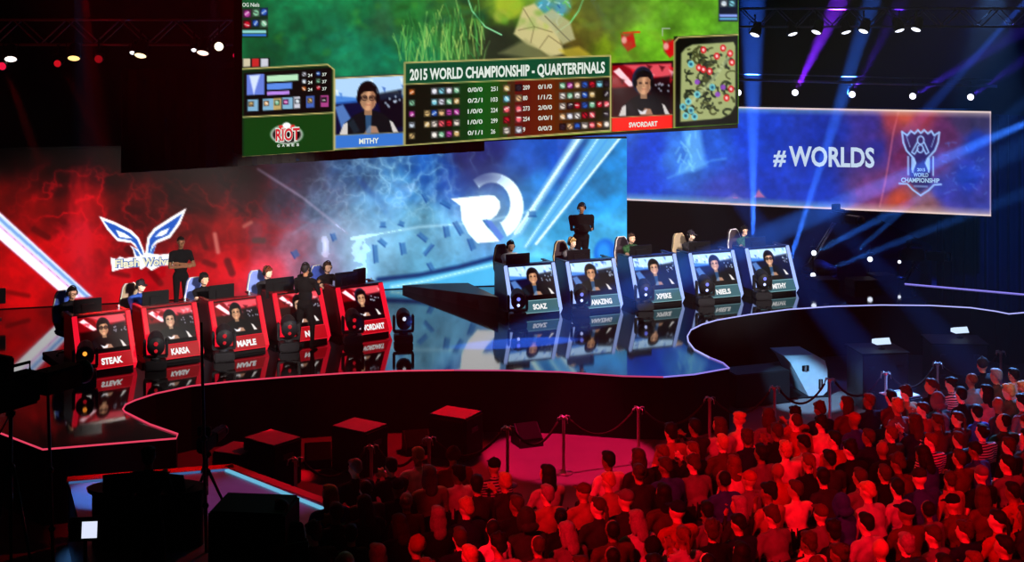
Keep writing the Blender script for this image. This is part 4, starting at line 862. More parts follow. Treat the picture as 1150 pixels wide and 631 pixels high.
for team, rows, yaw, H in (('red', reds, YR, 1.05), ('blue', blues, YB, 1.13)):
    for i, (px, tx, tw, gl, hd_, chm, pip, chn, top_, hs, hcn) in enumerate(rows):
        lab = f'{team}-lit player booth with a portrait screen, {ordn[i]} of the {team} row'
        bw = 1.12 if team == 'red' else 1.3
        root, o_, u = booth(team, i, G(*px), yaw, tx, lab, H, 100 + i * 7 + (50 if team == 'blue' else 0), gl, hd_, tw)
        root['group'] = f'player booths of the {team} team'
        ch = gaming_chair('gaming_chair', chm, pip, f'{chn} gaming chair behind the {ordn[i]} {team} booth'); px_, py_, pz_, tw_ = (-.32, 1.5, .08, R(12)) if team == 'red' else (-.14, 1.4, .18, R(14)); put_child_tree(ch, local(o_, yaw, px_ + .03, py_ - .07, pz_), yaw + tw_); ch.scale = (.96, .96, .92); ch['group'] = f'gaming chairs of the {team} team'
        A = i % 2 == 0; me_ = PL_A if A else PL_B; hc_, M_ = (hc0, M0) if A else (hc1, M1)
        ex = [('headset', HEADSET, None)] + ([('eyeglasses', GLASSES, None)] if gl else [])
        hl = 'cap' if hs == 'cap' else f'{desc[hs]} {hcn} hair'
        wear = f'{top_} top, headset and {"glasses" if gl else hl}'
        cm = CLOTH[top_]
        place_person('person', me_, hc_, M_, local(o_, yaw, px_, py_, pz_), yaw + tw_, [SKINS[(0, 3, 0, 3, 0)[i]], cm, M_JEANS, M_SHOE], f'seated player in {wear}, at the {ordn[i]} {team} booth', group=f'players of the {team} team', hair=hs, hair_mat=HAIRS[hcn] if hs != 'cap' else CLOTH['charcoal'], extra=ex, scale=1.06)
        big = team == 'red' and i == 3
        mroot = empty('computer_monitor', local(o_, yaw, -.2 if not big else -.3, .62, .815), yaw + math.pi, f'black computer monitor seen from behind on the {ordn[i]} {team} booth desk', 'monitor', f'monitors on the {team} booths'); mon_parts(mroot)
        mroot.scale = (.9 if not big else 1.05, 1, 1.12) if team == 'red' else (1, 1, 1.18)
        # keyboard, bottle
        kb = MB(); kb.box((0, 0, .012), (.44, .14, .02), bev=.004); kb.build('keyboard', M_BLKG, None, local(o_, yaw, -.2, .88, .815), yaw)
        tag(bpy.data.objects[COL.objects[-1].name], f'black keyboard on the {ordn[i]} {team} booth desk', 'keyboard', f'keyboards on the {team} booths')
        bt = empty('water_bottle', local(o_, yaw, .44, .66, .815), yaw, f'small water bottle beside the monitor on the {ordn[i]} {team} booth', 'bottle', f'bottles on the {team} booths'); bt['group'] = f'bottles on the {team} booths'
        mb = MB(); mb.lathe([(.03, 0), (.033, .02), (.033, .2), (.03, .24), (.014, .29), (.014, .31)], 12); mb.build('bottle_body', mat('clear_plastic', (120, 140, 150), .2), bt); mb = MB(); mb.lathe([(.017, .305), (.017, .335), (.01, .34)], 10); mb.build('bottle_cap', M_PIPE_W, bt)
        # moving lamp on the deck at the booth's front corner
        lroot = empty('moving_spotlight', local(o_, yaw, -.46 * bw, -.30, 0), yaw - R(18), f'dark moving spotlight on the deck before the {ordn[i]} {team} booth', 'spotlight', f'moving spotlights before the {team} booths')
        if team == 'red': mover_parts(lroot, emi('lens_red', (200, 20, 36), 1.0) if i else emi('lens_orange', (255, 150, 50), 1.6), emi('lens_red', (200, 20, 36), 1.0), R(12))
        else: mover_parts(lroot, emi('lens_blue', (120, 130, 255), 1.3), emi('lens_blue_white', (190, 200, 255), 1.8), R(12))
        lroot.scale = (1.15, 1.15, 1.25)
lroot = empty('moving_spotlight', G(453, 384), R(10), 'dark moving spotlight alone on the shiny deck past the farthest red booth', 'spotlight'); mover_parts(lroot, emi('lens_white', (230, 232, 240), 1.0), None, R(10)); lroot.scale = (1.1, 1.1, 1.25)
# tall equipment box on the farthest red booth
r5o = G(438, 375) - Vector((math.cos(YR), math.sin(YR), 0)) * (1.12 / 2)
mb = MB(); mb.box((0, 0, .27), (.36, .08, .54), bev=.01); bx = mb.build('upright_monitor', mat('dark_red_black', (30, 10, 12), .5), None, local(r5o, YR, .24, .84, .815), YR + R(20)); tag(bx, 'tall upright dark monitor standing at the end of the farthest red booth', 'monitor')

# ------------------------------------------------------------------ standing people on the stage
pc, hcc, Mc = standing('cross', .05); BODY_X = body(pc, .014)
ph, hch, Mh = standing('hold', .3, 1.3); BODY_H = body(ph, .014)
pm, hcm, Mm = standing('camera', .0, 1.05, legs=.17); BODY_C = body(pm, .014)
pp = P(203, 300, 31.2); place_person('person', BODY_X, hcc, Mc, (pp.x, 31.2, ZS), R(30), [SKINS[2], CLOTH['black'], CLOTH['black'], M_SHOE], 'standing person in black with crossed arms behind the red booths', hair='short', hair_mat=HAIRS['black'], scale=1.06)
pp = P(653, 300, 34.6)
# he stands on a small riser box
mb = MB(); mb.box((0, 0, .2), (1.2, .8, .4), bev=.02); tag(mb.build('stand_platform', M_BLK, None, (pp.x, 34.7, ZS), 0), 'small black platform under the standing person behind the blue booths', 'platform')
place_person('person', BODY_H, hch, Mh, (pp.x, 34.6, ZS + .4), R(12), [SKINS[2], M_VBLK, M_VBLK, M_SHOE], 'standing person in dark coat and headphones holding a clipboard behind the blue booths', hair='short', hair_mat=HAIRS['black'], extra=[('headset', HEADSET, None)], scale=1.04)
mb = MB(); mb.box((0, 0, 0), (.34, .015, .24), rot=(R(-50), 0, 0), bev=.004); tag(mb.build('clipboard', M_BLK, None, (pp.x + .05, 34.17, ZS + .4 + 1.28), R(12)), 'dark clipboard held by the standing person behind the blue booths', 'clipboard')
pp = G(343, 391.5)
place_person('person', BODY_C, hcm, Mm, (pp.x, pp.y, ZS), R(180 - 20), [SKINS[2], M_VBLK, M_VBLK, M_VBLK], 'camera operator in black standing in silhouette before the second farthest red booth', hair='short', hair_mat=HAIRS['black'], extra=[('headset', HEADSET, None)])
cr = empty('handheld_camera', (pp.x - .12, pp.y + .42, ZS + 1.38), R(160), 'handheld video camera held by the operator before the red booths', 'camera')
MB().box((0, 0, .05), (.12, .3, .14), bev=.015).build('camera_body', M_BLK, cr); mb = MB(); mb.lathe([(.045, 0), (.045, .12), (.06, .14), (.06, .2)], 14, 0, Matrix.Translation((0, -.15, .05)) @ Euler((R(90), 0, 0)).to_matrix().to_4x4()); mb.build('camera_lens', M_BLKG, cr)
mb = MB(); mb.tube([(0, .12, .1), (0, .1, .2), (0, -.1, .2), (0, -.12, .1)], .012, 6); mb.build('top_handle', M_BLKG, cr)
# ------------------------------------------------------------------ audience
FY = R(209)                      # heading of every seat
RD = Vector((math.cos(R(29)), math.sin(R(29)), 0)); FD = Vector((-math.sin(R(29)), math.cos(R(29)), 0))
VAR = []
for (hy, hp, ln_, ar, bl, sl, wd) in [(0, .05, .0, 'lap', 1.0, 'short', 'hands in lap'), (R(22), .0, .03, 'cross', 1.05, 'long', 'arms crossed'), (R(-24), .08, .06, 'lap', .92, 'long', 'head turned'), (R(6), .3, .13, 'lap', 1.05, 'long', 'leaning forward'),
                                (R(-8), -.1, -.02, 'lap', 1.1, 'short', 'leaning back'), (R(30), .05, .02, 'chin', .97, 'long', 'hand at chin'), (R(-5), .1, .02, 'phone', 1.0, 'long', 'holding something up')]:
    p_, h_, m_ = seated(0, hy, hp, ln_, ar, bl * 1.02, True, sl); VAR.append((body(p_, .021), h_, m_, wd))
# one black audience chair
mb = MB(); mb.box((0, .0, .44), (.44, .42, .05), bev=.015); 
vs = []
for k in range(9):
    x = -.22 + .055 * k; vs.append((x, .235 - .03 * math.cos((k - 4) / 4 * 1.3)))
mb.prism([(x, y) for x, y in vs] + [(x, y + .03) for x, y in vs[::-1]], .58, .90)
for k in (-1, 1):
    mb.tube([(k * .21, .2, .92), (k * .21, .24, .5), (k * .2, .24, 0)], .012, 6); mb.tube([(k * .2, -.2, 0), (k * .2, -.18, .42), (k * .2, .22, .43)], .012, 6)
CHAIR = mb.build('audience_chair', mat('chair_black', (20, 18, 22), .7)); CHM = CHAIR.data; bpy.data.objects.remove(CHAIR)
front_px = [(325, 566), (350, 548), (405, 520), (455, 510), (505, 506), (545, 512), (575, 528), (612, 533), (650, 532), (686, 512), (712, 496), (735, 479), (800, 472), (845, 458), (900, 450), (960, 437), (1005, 428), (1060, 418), (1110, 408), (1160, 402)]
fp = [G(x, y + 8, ZS + .05) for x, y in front_px]
fr = [((p - Vector((0, 0, p.z))).dot(RD), (p - Vector((0, 0, p.z))).dot(FD)) for p in fp]
fr.sort(); frx = [a for a, b in fr]; fry = [b for a, b in fr]
NUM = ['first', 'second', 'third', 'fourth', 'fifth', 'sixth', 'seventh', 'eighth', 'ninth', 'tenth', 'eleventh', 'twelfth', 'thirteenth', 'fourteenth', 'fifteenth', 'sixteenth', 'seventeenth', 'eighteenth', 'nineteenth', 'twentieth', 'twenty-first', 'twenty-second', 'twenty-third', 'twenty-fourth', 'twenty-fifth', 'twenty-sixth', 'twenty-seventh', 'twenty-eighth', 'twenty-ninth', 'thirtieth', 'thirty-first', 'thirty-second', 'thirty-third', 'thirty-fourth', 'thirty-fifth', 'thirty-sixth']
ar = random.Random(99); vmax = max(fry) + .3; rows = []
for r_ in range(26):
    v = vmax - r_ * .75; row = []
    u = -14 + (r_ % 2) * .25
    while u < 26:
        u += .53 + (.12 if ar.random() < .05 else 0)
        if v > np.interp(u, frx, fry): continue
        p = RD * u + FD * v
        if p.y < 14.6: continue
        hx = 575 + p.x / p.y * F; hy_ = HZ + (HC - 1.25) / p.y * F
        if hx < 352 or hx > 1165 or hy_ > 662 or hy_ > 700: continue
        if hx < 420 and hy_ > 600 and ar.random() < .3: continue
        if ar.random() < .035: continue
        row.append((p, hx, hy_))
    if row: rows.append(row)
cnt = 0
cl_names = ['black'] * 7 + ['charcoal'] * 4 + ['grey'] * 4 + ['pale grey'] * 3 + ['white'] * 2 + ['cream'] + ['navy'] * 2 + ['blue'] * 2 + ['red'] * 3 + ['maroon'] * 2 + ['green'] + ['tan'] * 2 + ['brown'] + ['striped']
hs_names = ['short'] * 9 + ['messy'] * 5 + ['long'] * 4 + ['bun', 'tail'] + ['cap'] * 4 + ['beanie', 'hood', 'thin', 'thin', 'bald']
for ri, row in enumerate(rows):
    for si, (p, hx, hy_) in enumerate(row):
        cn = ar.choice(cl_names); hs = ar.choice(hs_names); hc_n = ar.choice(['black'] * 5 + ['brown'] * 4 + ['blond', 'grey', 'auburn'])
        me_, h_, m_, pose = VAR[ar.choice([0, 0, 0, 0, 1, 1, 2, 2, 3, 3, 4, 4, 1, 2, 3, 5, 6])]
        tone = cn
        word = {'short': 'short hair', 'messy': 'tousled hair', 'long': 'long hair', 'bun': 'hair bun', 'tail': 'ponytail', 'cap': 'cap', 'beanie': 'knitted hat', 'hood': 'hood up', 'thin': 'cropped hair', 'bald': 'bald head'}[hs]
        lab = f'person in {tone} top, {word}, {NUM[si]} seat of the {NUM[ri]} audience row'
        hm = HAIRS[hc_n] if hs not in ('cap', 'beanie', 'hood') else CLOTH[ar.choice(['black', 'red', 'grey', 'charcoal', 'navy', 'maroon'])]
        if hs == 'hood': hm = CLOTH[cn]
        jit = Vector((ar.uniform(-.05, .05), ar.uniform(-.04, .04), 0)); a = FY + ar.uniform(-.12, .12)
        place_person('person', me_, h_, m_, p + jit, a, [ar.choice(SKINS), CLOTH[cn], ar.choice([M_JEANS, CLOTH['black'], CLOTH['charcoal']]), M_SHOE], lab, group='seated audience', hair=None if hs == 'bald' else hs, hair_mat=hm, scale=ar.uniform(1.08, 1.18))
        o = bpy.data.objects.new('audience_chair', CHM); COL.objects.link(o); o.location = p; o.rotation_euler = (0, 0, a)
        tag(o, f'black chair under the person in {tone} top, {NUM[si]} seat of the {NUM[ri]} row', 'chair', 'audience chairs'); cnt += 1
print('AUDIENCE', cnt, 'rows', len(rows), [len(r) for r in rows])

# ------------------------------------------------------------------ rope posts before the first row
M_POST = mat('post_metal', (170, 160, 160), .3, .7)
post_px = [(332, 514), (417, 500), (482, 491), (570, 479), (633, 467), (717, 457), (797, 446), (870, 434), (932, 425), (995, 418), (1053, 407), (1124, 394)]
PTS = []
for i, (x, y) in enumerate(post_px):
    b = G(x, y, 1.02); b.z = 0; PTS.append(b)
    root = empty('rope_post', b, 0, f'metal rope post with drooping hook crown, {NUM[i]} along the line before the audience', 'post', 'rope posts before the audience')
    mb = MB(); mb.lathe([(.17, 0), (.17, .02), (.05, .05), (.028, .08), (.028, .94), (.045, .96), (.045, .99), (.02, 1.02)], 14); mb.build('post_shaft', M_POST, root)
    mb = MB()
    for k in range(4):
        t = R(90 * k + 29); mb.tube([(0, 0, .97), (.06 * math.cos(t), .06 * math.sin(t), 1.02), (.12 * math.cos(t), .12 * math.sin(t), 1.0), (.14 * math.cos(t), .14 * math.sin(t), .92)], .013, 6)
    mb.build('hook_crown', M_POST, root)
M_ROPE = mat('rope_dark_red', (34, 10, 14), .8)
for i in range(len(PTS) - 1):
    a, b = PTS[i], PTS[i + 1]; dd = (b - a).normalized() * .13; a_, b_ = a + dd, b - dd; mb = MB()
    mb.tube([a_.lerp(b_, t / 12) + Vector((0, 0, .93 - .32 * (1 - (2 * t / 12 - 1) ** 2))) for t in range(13)], .022, 7)
    tag(mb.build('barrier_rope', M_ROPE), f'dark sagging barrier rope hung between the {NUM[i]} and {NUM[i + 1]} rope post', 'rope', 'barrier ropes')

# ------------------------------------------------------------------ boxes and speakers on the floor before the stage
M_SUBTOP = mat('speaker_grey_top', (84, 76, 80), .6)
def subwoofer(px, py, w_, d_, h_, rz, label, wedge=True):
    b = G(px, py, h_); b.z = 0; root = empty('subwoofer', b, rz, label, 'speaker', 'subwoofers before the stage')
    MB().box((0, 0, h_ / 2), (w_, d_, h_ - .01), bev=.03).build('cabinet', M_BLK, root); MB().box((0, 0, h_), (w_ - .05, d_ - .05, .012)).build('top_panel', mat('speaker_top_carpet', (150, 136, 138), .7), root)  # paler top over black sides: light on the box put into colour
    mb = MB(); mb.box((0, -d_ / 2 - .012, h_ / 2), (w_ - .1, .03, h_ - .1), bev=.01); mb.build('grille', M_BLK, root)
    for k in (-1, 1):
        mb = MB(); mb.box((k * (w_ / 2 + .004), 0, h_ * .68), (.012, .24, .1), bev=.004); mb.build('side_handle', M_STEEL, root)
for i, (x, y, lb) in enumerate([(306, 491, 'by the round end of the rose light'), (404, 477, 'before the red booths'), (512, 463, 'at the middle of the stage front'), (266, 503, 'nearest the desk platform')]):
    subwoofer(x, y, .8 if i < 3 else .6, .66, .8 if i < 3 else .6, R(-38 + i * 5), f'dark subwoofer box with a red-lit top {lb}')
for i, (x, y, lb) in enumerate([(357, 488, 'between the first two large boxes'), (468, 474, 'between the last two large boxes'), (592, 466, 'past the last large box')]):
    b = G(x, y, .55); b.z = 0; root = empty('floor_monitor', b, R(10 + 6 * i), f'small wedge floor speaker {lb} before the stage', 'speaker', 'wedge floor speakers'); root.scale = (.7, .7, .7)
    MB().sweepx([(-.35, 0), (-.3, .2), (.12, .55), (.3, .5), (.35, 0)], -.34, .34).build('wedge_cabinet', M_CASE, root)
    mb = MB(); mb.sweepx([(-.305, .21), (.105, .55), (.09, .565), (-.32, .225)], -.3, .3); mb.build('grille', M_BLK, root)
# large pale-sided speaker in the blue lit bay on the right
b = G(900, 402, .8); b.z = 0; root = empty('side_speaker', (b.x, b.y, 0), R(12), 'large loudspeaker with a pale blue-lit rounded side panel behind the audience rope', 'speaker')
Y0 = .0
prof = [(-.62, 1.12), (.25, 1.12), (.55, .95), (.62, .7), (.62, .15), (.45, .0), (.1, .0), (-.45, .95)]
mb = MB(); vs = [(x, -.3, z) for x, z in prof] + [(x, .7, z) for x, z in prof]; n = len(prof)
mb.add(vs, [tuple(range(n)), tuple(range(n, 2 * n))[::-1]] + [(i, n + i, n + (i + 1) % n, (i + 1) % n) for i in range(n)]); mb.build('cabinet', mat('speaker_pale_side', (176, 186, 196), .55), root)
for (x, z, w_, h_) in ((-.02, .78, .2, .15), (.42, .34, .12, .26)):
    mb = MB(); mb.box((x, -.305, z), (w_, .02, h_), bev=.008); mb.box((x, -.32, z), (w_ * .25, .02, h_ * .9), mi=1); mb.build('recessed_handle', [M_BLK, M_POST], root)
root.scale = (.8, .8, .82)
MB().box((0, .2, .02), (1.35, 1.1, .04)).build('dolly_board', M_CASE, root)
b = G(848, 414, .7); b.z = 0; MBc = MB().box((0, 0, .35), (1.3, .7, .7), bev=.02); tag(MBc.build('road_case', M_CASE, None, b, R(20)), 'black road case next to the pale-sided loudspeaker', 'case')
def tall_case(px, py, h_, w_, rz, label, lamp=True):
    b = G(px, py, h_); b.z = 0; root = empty('equipment_case', b, rz, label, 'case')
    MB().box((0, 0, h_ / 2), (w_, .9, h_ - .002), bev=.02).build('case_body', mat('case_blue_black', (26, 30, 40), .45), root)
    for z in (.3, .75):
        for k in (-1, 1): mb = MB(); mb.box((k * w_ * .3, -.46, z * h_), (.12, .03, .08), bev=.008); mb.build('latch', M_STEEL, root)
    mb = MB(); mb.box((0, 0, h_ + .01), (w_ + .06, .96, .03), bev=.008); mb.build('case_lid', M_CASE, root)
tall_case(985, 392, 1.15, 1.0, R(8), 'large dark equipment case with a lamp on top in the blue lit bay')
tall_case(1072, 382, 1.0, 1.2, R(-4), 'dark equipment case farthest along the curved stage front')
def lit_paper(px, py, z, label):
    b = G(px, py, z); root = empty('work_lamp', b, R(15), label, 'lamp'); mb = MB(); mb.lathe([(.07, 0), (.07, .02), (.012, .03), (.012, .16)], 12); mb.build('lamp_stand', M_BLK, root)
    mb = MB(); mb.sweepx([(-.1, .12), (-.02, .24), (.1, .2), (.1, .12)], -.17, .17); mb.build('lamp_hood', emi('lamp_white', (200, 222, 250), 1.2), root)  # bright lit piece: its light is put in as emission, no lamp
lit_paper(990, 392, 1.17, 'small bright lamp on the large dark equipment case'); lit_paper(1078, 379, 1.03, 'small bright lamp on the farthest equipment case')
b = G(1025, 470, 0); mb = MB(); mb.box((0, 0, .3), (.7, .6, .6), bev=.03); mb.box((0, 0, .61), (.62, .5, .02), mi=1, bev=.005)
tag(mb.build('white_topped_case', [M_CASE, mat('case_white', (210, 220, 228), .5)], None, (G(1010, 442, .62).x, G(1010, 442, .62).y, 0), R(24)), 'low case with a white top just behind the rope line', 'case')
b = G(690, 515, .9); 

# ------------------------------------------------------------------ desk platform at lower left
zp = 1.0; A, B, C = G(76, 537, zp), G(262, 522.5, zp), G(396, 572, zp); Dp = G(318, 725, zp); Ep = G(125, 725, zp)
mb = MB(); poly = [(A.x, A.y), (B.x, B.y), (C.x, C.y), (Dp.x, Dp.y), (Ep.x, Ep.y)]; mb.prism(poly, 0, zp)
pf = mb.build('desk_platform', mat('platform_pale_gloss', (120, 128, 160), .32, ior=1.6)); tag(pf, 'low pale platform with red edge carrying the round commentary desk', 'platform')
def rim(a, b, o_, wd, rgb, nm):
    d = (b - a).normalized(); nrm = Vector((-d.y, d.x, 0)); mid = (a + b) / 2; mb = MB(); mb.box((0, 0, 0), ((b - a).length, wd, .03)); ob = mb.build(nm, rgb, pf, (mid.x + nrm.x * o_, mid.y + nrm.y * o_, zp + .012), math.atan2(d.y, d.x)); return ob
rim(A, B, -.10, .2, mat('platform_red_border', (190, 24, 36), .5), 'red_border'); rim(B, C, -.09, .16, mat('platform_red_border', (190, 24, 36), .5), 'red_border')
rim(A + Vector((.1, -.25, 0)), B + Vector((-.05, -.25, 0)), 0, .03, emi('platform_blue_line', (70, 110, 170), .7), 'blue_line'); rim(B + Vector((-.05, -.27, 0)), C + Vector((-.15, -.27, 0)), 0, .06, emi('platform_sky_line', (110, 190, 225), .9), 'blue_line')
# round commentary desk
dc = G(166, 549, zp + .74); root = empty('commentary_desk', (dc.x, dc.y, zp), 0, 'black round-fronted commentary desk on the pale platform', 'desk')
mb = MB(); out = arc(0, 0, .8, .36, 0, 360, 40)[:-1]; mb.prism(out, .72, .77); mb.build('desk_top', M_BLKG, root)
mb = MB(); mb.prism(arc(0, 0, .74, .32, 0, 360, 40)[:-1], 0, .72); mb.build('desk_front', M_BLK, root)
mb = MB(); mb.tube([(p[0], p[1], .775) for p in arc(0, 0, .8, .36, 185, 300, 16)], .01, 6); mb.build('edge_trim', M_STEEL, root)
hpos = P(167, 600, 16.4); place_person('person', BODY_C, hcm, Mm, (hpos.x, 16.4, zp), math.pi, [SKINS[2], M_VBLK, M_VBLK, M_VBLK], 'host in black standing in silhouette at the round commentary desk', hair='messy', hair_mat=HAIRS['black'], scale=.97)
ps, hcs, Ms = seated(0, 0, .1, .06, 'lap', 1.1, True, 'long'); HOST = body(ps, .016)
qx = P(318, 600, 15.7); place_person('person', HOST, hcs, Ms, (qx.x, 15.7, zp), math.pi + .5, [SKINS[1], CLOTH['black'], CLOTH['black'], M_SHOE], 'crew member in black sitting dimly red beside the black flight case', hair='short', hair_mat=HAIRS['black'])
o = bpy.data.objects.new('crew_chair', CHM); COL.objects.link(o); o.location = (qx.x, 15.7, zp); o.rotation_euler = (0, 0, math.pi + .5); tag(o, 'black chair under the crew member beside the flight case', 'chair')
for (dx, rz, lb) in ((-.42, .3, 'beside the host'), (.42, -.3, 'on the far end of the desk')):
    lp = empty('laptop', (dc.x + dx, dc.y - .02, zp + .77), rz + math.pi, f'open dark laptop on the commentary desk {lb}', 'laptop')
    MB().box((0, 0, .01), (.34, .24, .018), bev=.004).build('laptop_base', M_BLKG, lp); mb = MB(); mb.box((0, .14, .12), (.34, .012, .23), rot=(R(-15), 0, 0), bev=.003); mb.build('laptop_lid', M_BLK, lp)
# tripod with a small camera and the tall pole beside it
def tripod(name, x, y, z0, h_, label, cat='tripod', sp=.42):
    root = empty(name, (x, y, z0), R(20), label, cat)
    for k in range(3):
        a = R(120 * k + 90); mb = MB(); mb.tube([(sp * math.cos(a), sp * math.sin(a), .01), (.04 * math.cos(a), .04 * math.sin(a), h_ * .78)], [.016, .022], 7); mb.build('leg', M_BLKG, root)
    mb = MB(); mb.tube([(0, 0, h_ * .45), (0, 0, h_)], .025, 8); mb.ball((0, 0, h_ * .78), .06, 8); mb.build('centre_column', M_BLKG, root)
    mb = MB(); mb.box((0, 0, h_ + .04), (.12, .12, .08), bev=.02); mb.tube([(0, 0, h_ + .04), (-.12, -.4, h_ - .08)], .012, 6); mb.build('pan_head', M_BLKG, root)
    return root
def studio_camera(x, y, z, rz, label, s_=1.0):
    root = empty('studio_camera', (x, y, z), rz, label, 'camera'); root.scale = (s_,) * 3
    MB().box((0, 0, .16), (.2, .5, .28), bev=.03).build('camera_body', M_BLK, root)
    mb = MB(); mb.box((0, -.5, .16), (.2, .42, .2), bev=.02); mb.lathe([(.09, 0), (.11, .1), (.1, .12)], 14, 0, Matrix.Translation((0, -.7, .16)) @ Euler((R(90), 0, 0)).to_matrix().to_4x4()); mb.build('box_lens', M_BLKG, root)
    mb = MB(); mb.box((0, .1, .4), (.26, .08, .18), bev=.015); mb.tube([(0, .1, .28), (0, .1, .34)], .02, 6); mb.build('viewfinder', M_BLKG, root)
    mb = MB(); mb.tube([(0, -.2, .3), (0, -.2, .37), (0, .2, .37), (0, .2, .3)], .014, 6); mb.build('carry_handle', M_BLKG, root); return root
t = G(232, 590, zp); tripod('camera_tripod', t.x, t.y, zp, .95, 'black camera tripod standing by the commentary desk'); studio_camera(t.x, t.y, zp + 1.03, R(170), 'small camera on the tripod by the commentary desk', .75)
def pole(px0, py0, px1, Y, z0, label):
    a = P(px0, py0, Y); b = P(px1, 600, Y); root = empty('light_pole', (b.x, Y, z0), 0, label, 'pole')
    mb = MB(); mb.tube([(0, 0, 0), (a.x - b.x, 0, a.z - z0)], [.028, .02], 8); mb.build('pole_tube', mat('pole_dark_red', (70, 16, 22), .35), root)  # tube coloured dark red to hold the red light falling on it
    mb = MB(); mb.lathe([(.24, 0), (.24, .02), (.05, .05), (.04, .2)], 14); mb.build('pole_base', M_BLKG, root)
    for q in (.4, .62): mb = MB(); mb.ball(((a.x - b.x) * q, 0, (a.z - z0) * q), .045, 8); mb.build('clamp_knob', M_BLKG, root)
pole(226, 362, 234, 17.6, 0, 'thin tall dark red pole beside the camera tripod'); pole(53, 415, 62, 17.4, 0, 'thin tall dark pole near the wide studio camera')
# low silhouettes in the dark foreground
t = G(12, 560, 0.0); tx, ty = P(12, 430, 17).x, 17.0
tripod('camera_pedestal', tx, ty, 0, 2.95, 'tall black pedestal under the big studio camera', 'pedestal', .5); studio_camera(tx, ty, 3.03, R(150), 'big black studio camera raised beside the nearest red booth', 1.5)
mb = MB(); q = P(282, 575, 14.5); mb.box((0, 0, .9), (1.15, .8, 1.8), bev=.03); 
root = empty('flight_case', (P(286, 600, 15.9).x, 15.9, zp), R(-6), 'tall black flight case on the near corner of the platform', 'case'); MB().box((0, 0, .62), (.92, .7, 1.24), bev=.03).build('case_body', M_CASE, root)
for z in (.35, 1.0):
    mb = MB(); mb.box((0, -.355, z), (.14, .02, .1), bev=.006); mb.build('latch', M_STEEL, root)
q = P(95, 594, 15.2); root = empty('small_monitor', (q.x, 15.2, 0), R(6), 'small bright monitor on a stand by the platform corner', 'monitor')
MB().box((0, 0, q.z), (.34, .05, .26), rot=(R(-12), 0, 0), bev=.01).build('monitor_frame', M_BLK, root); mb = MB(); mb.box((.06, -.03, q.z), (.17, .004, .18), rot=(R(-12), 0, 0)); mb.build('monitor_glass', emi('monitor_bright', (225, 232, 255), 1.0), root)
mb = MB(); mb.tube([(0, .04, 0.02), (0, .04, q.z - .1)], .022, 8); mb.lathe([(.2, 0), (.2, .03), (.03, .05)], 14); mb.build('monitor_stand', M_BLKG, root)
# table-like console at far left corner
root = empty('mixing_console', (P(40, 590, 14.4).x, 14.4, 0), R(-18), 'dark sloped console in the lower corner of the hall', 'console'); MB().sweepx([(-.5, 0), (-.5, 1.5), (.3, 1.75), (.4, 1.7), (.4, 0)], -1.2, 1.2).build('console_body', M_CASE, root)
mb = MB(); mb.sweepx([(-.51, 1.48), (-.51, 1.52), (.29, 1.77), (.29, 1.73)], -1.22, 1.22); mb.build('hand_rail', mat('rail_red_brown', (90, 30, 26), .4), root)

# ------------------------------------------------------------------ rigging: trusses and lamps above
def truss(name, a, b, w_, label, m, depth=None):
    a, b = Vector(a), Vector(b); d = b - a; L_ = d.length; root = empty(name, a, math.atan2(d.y, d.x), label, 'truss'); mb = MB(); h = w_
    for (y, z) in ((-h / 2, 0), (h / 2, 0), (-h / 2, h), (h / 2, h)): mb.tube([(0, y, z), (L_, y, z)], .03, 6)
    mb.build('truss_chords', m, root); mb = MB(); n_ = int(L_ / w_); 
    for k in range(n_):
        x0 = k * L_ / n_; x1 = (k + 1) * L_ / n_
        for y in (-h / 2, h / 2): mb.tube([(x0, y, 0 if k % 2 else h), (x1, y, h if k % 2 else 0)], .016, 5)
        mb.tube([(x0, -h / 2, h if k % 2 else 0), (x1, h / 2, h if k % 2 else 0)], .014, 5)
    mb.build('truss_lacing', m, root); return root
M_TRUSS = mat('truss_metal', (110, 110, 118), .4, .6)
truss('lighting_truss', P(-40, 50, 27), P(258, 46, 27), .5, 'dim red lit lighting truss hanging before the wall on the red side', M_TRUSS)
truss('lighting_truss', P(832, 30, 33), P(1160, 24, 33), .45, 'dark lighting truss above the blue hashtag screen', M_TRUSS)
mb = MB(); a, b = P(700, 86, 37), P(1120, 97, 34); mb.tube([a, b], .035, 8); mb.tube([a + Vector((0, .4, .15)), b + Vector((0, .4, .15))], .02, 6); tag(mb.build('lamp_bar', M_TRUSS), 'thin metal bar carrying the four round wash lamps above the hashtag screen', 'bar')
def par(loc, aim, rgb, k, label, grp, r_=.13, name='stage_lamp'):
    root = empty(name, loc, 0, label, 'lamp', grp); d = (Vector(aim) - Vector(loc)).normalized(); M = d.to_track_quat('Z', 'Y').to_matrix().to_4x4()
    mb = MB(); mb.lathe([(r_ * .5, -.3), (r_ * .85, -.25), (r_ * 1.05, -.05), (r_ * 1.05, .02), (r_ * .98, .03)], 16, 0, M); mb.build('lamp_can', M_BLKG, root)
    mb = MB(); mb.lathe([(r_ * .95, .025), (r_ * .6, .05), (r_ * .1, .06)], 16, 0, M); mb.build('lens', emi('lamp_%d_%d_%d_%d' % (*rgb, int(k * 10)), rgb, k), root)
    mb = MB(); mb.tube([(-r_ * 1.15, 0, 0), (-r_ * 1.15, 0, r_ * 2.2), (r_ * 1.15, 0, r_ * 2.2), (r_ * 1.15, 0, 0)], .014, 5); mb.tube([(0, 0, r_ * 2.2), (0, 0, r_ * 2.2 + .2)], .02, 6); mb.build('yoke', M_BLKG, root); return root
WARM = (255, 214, 150)
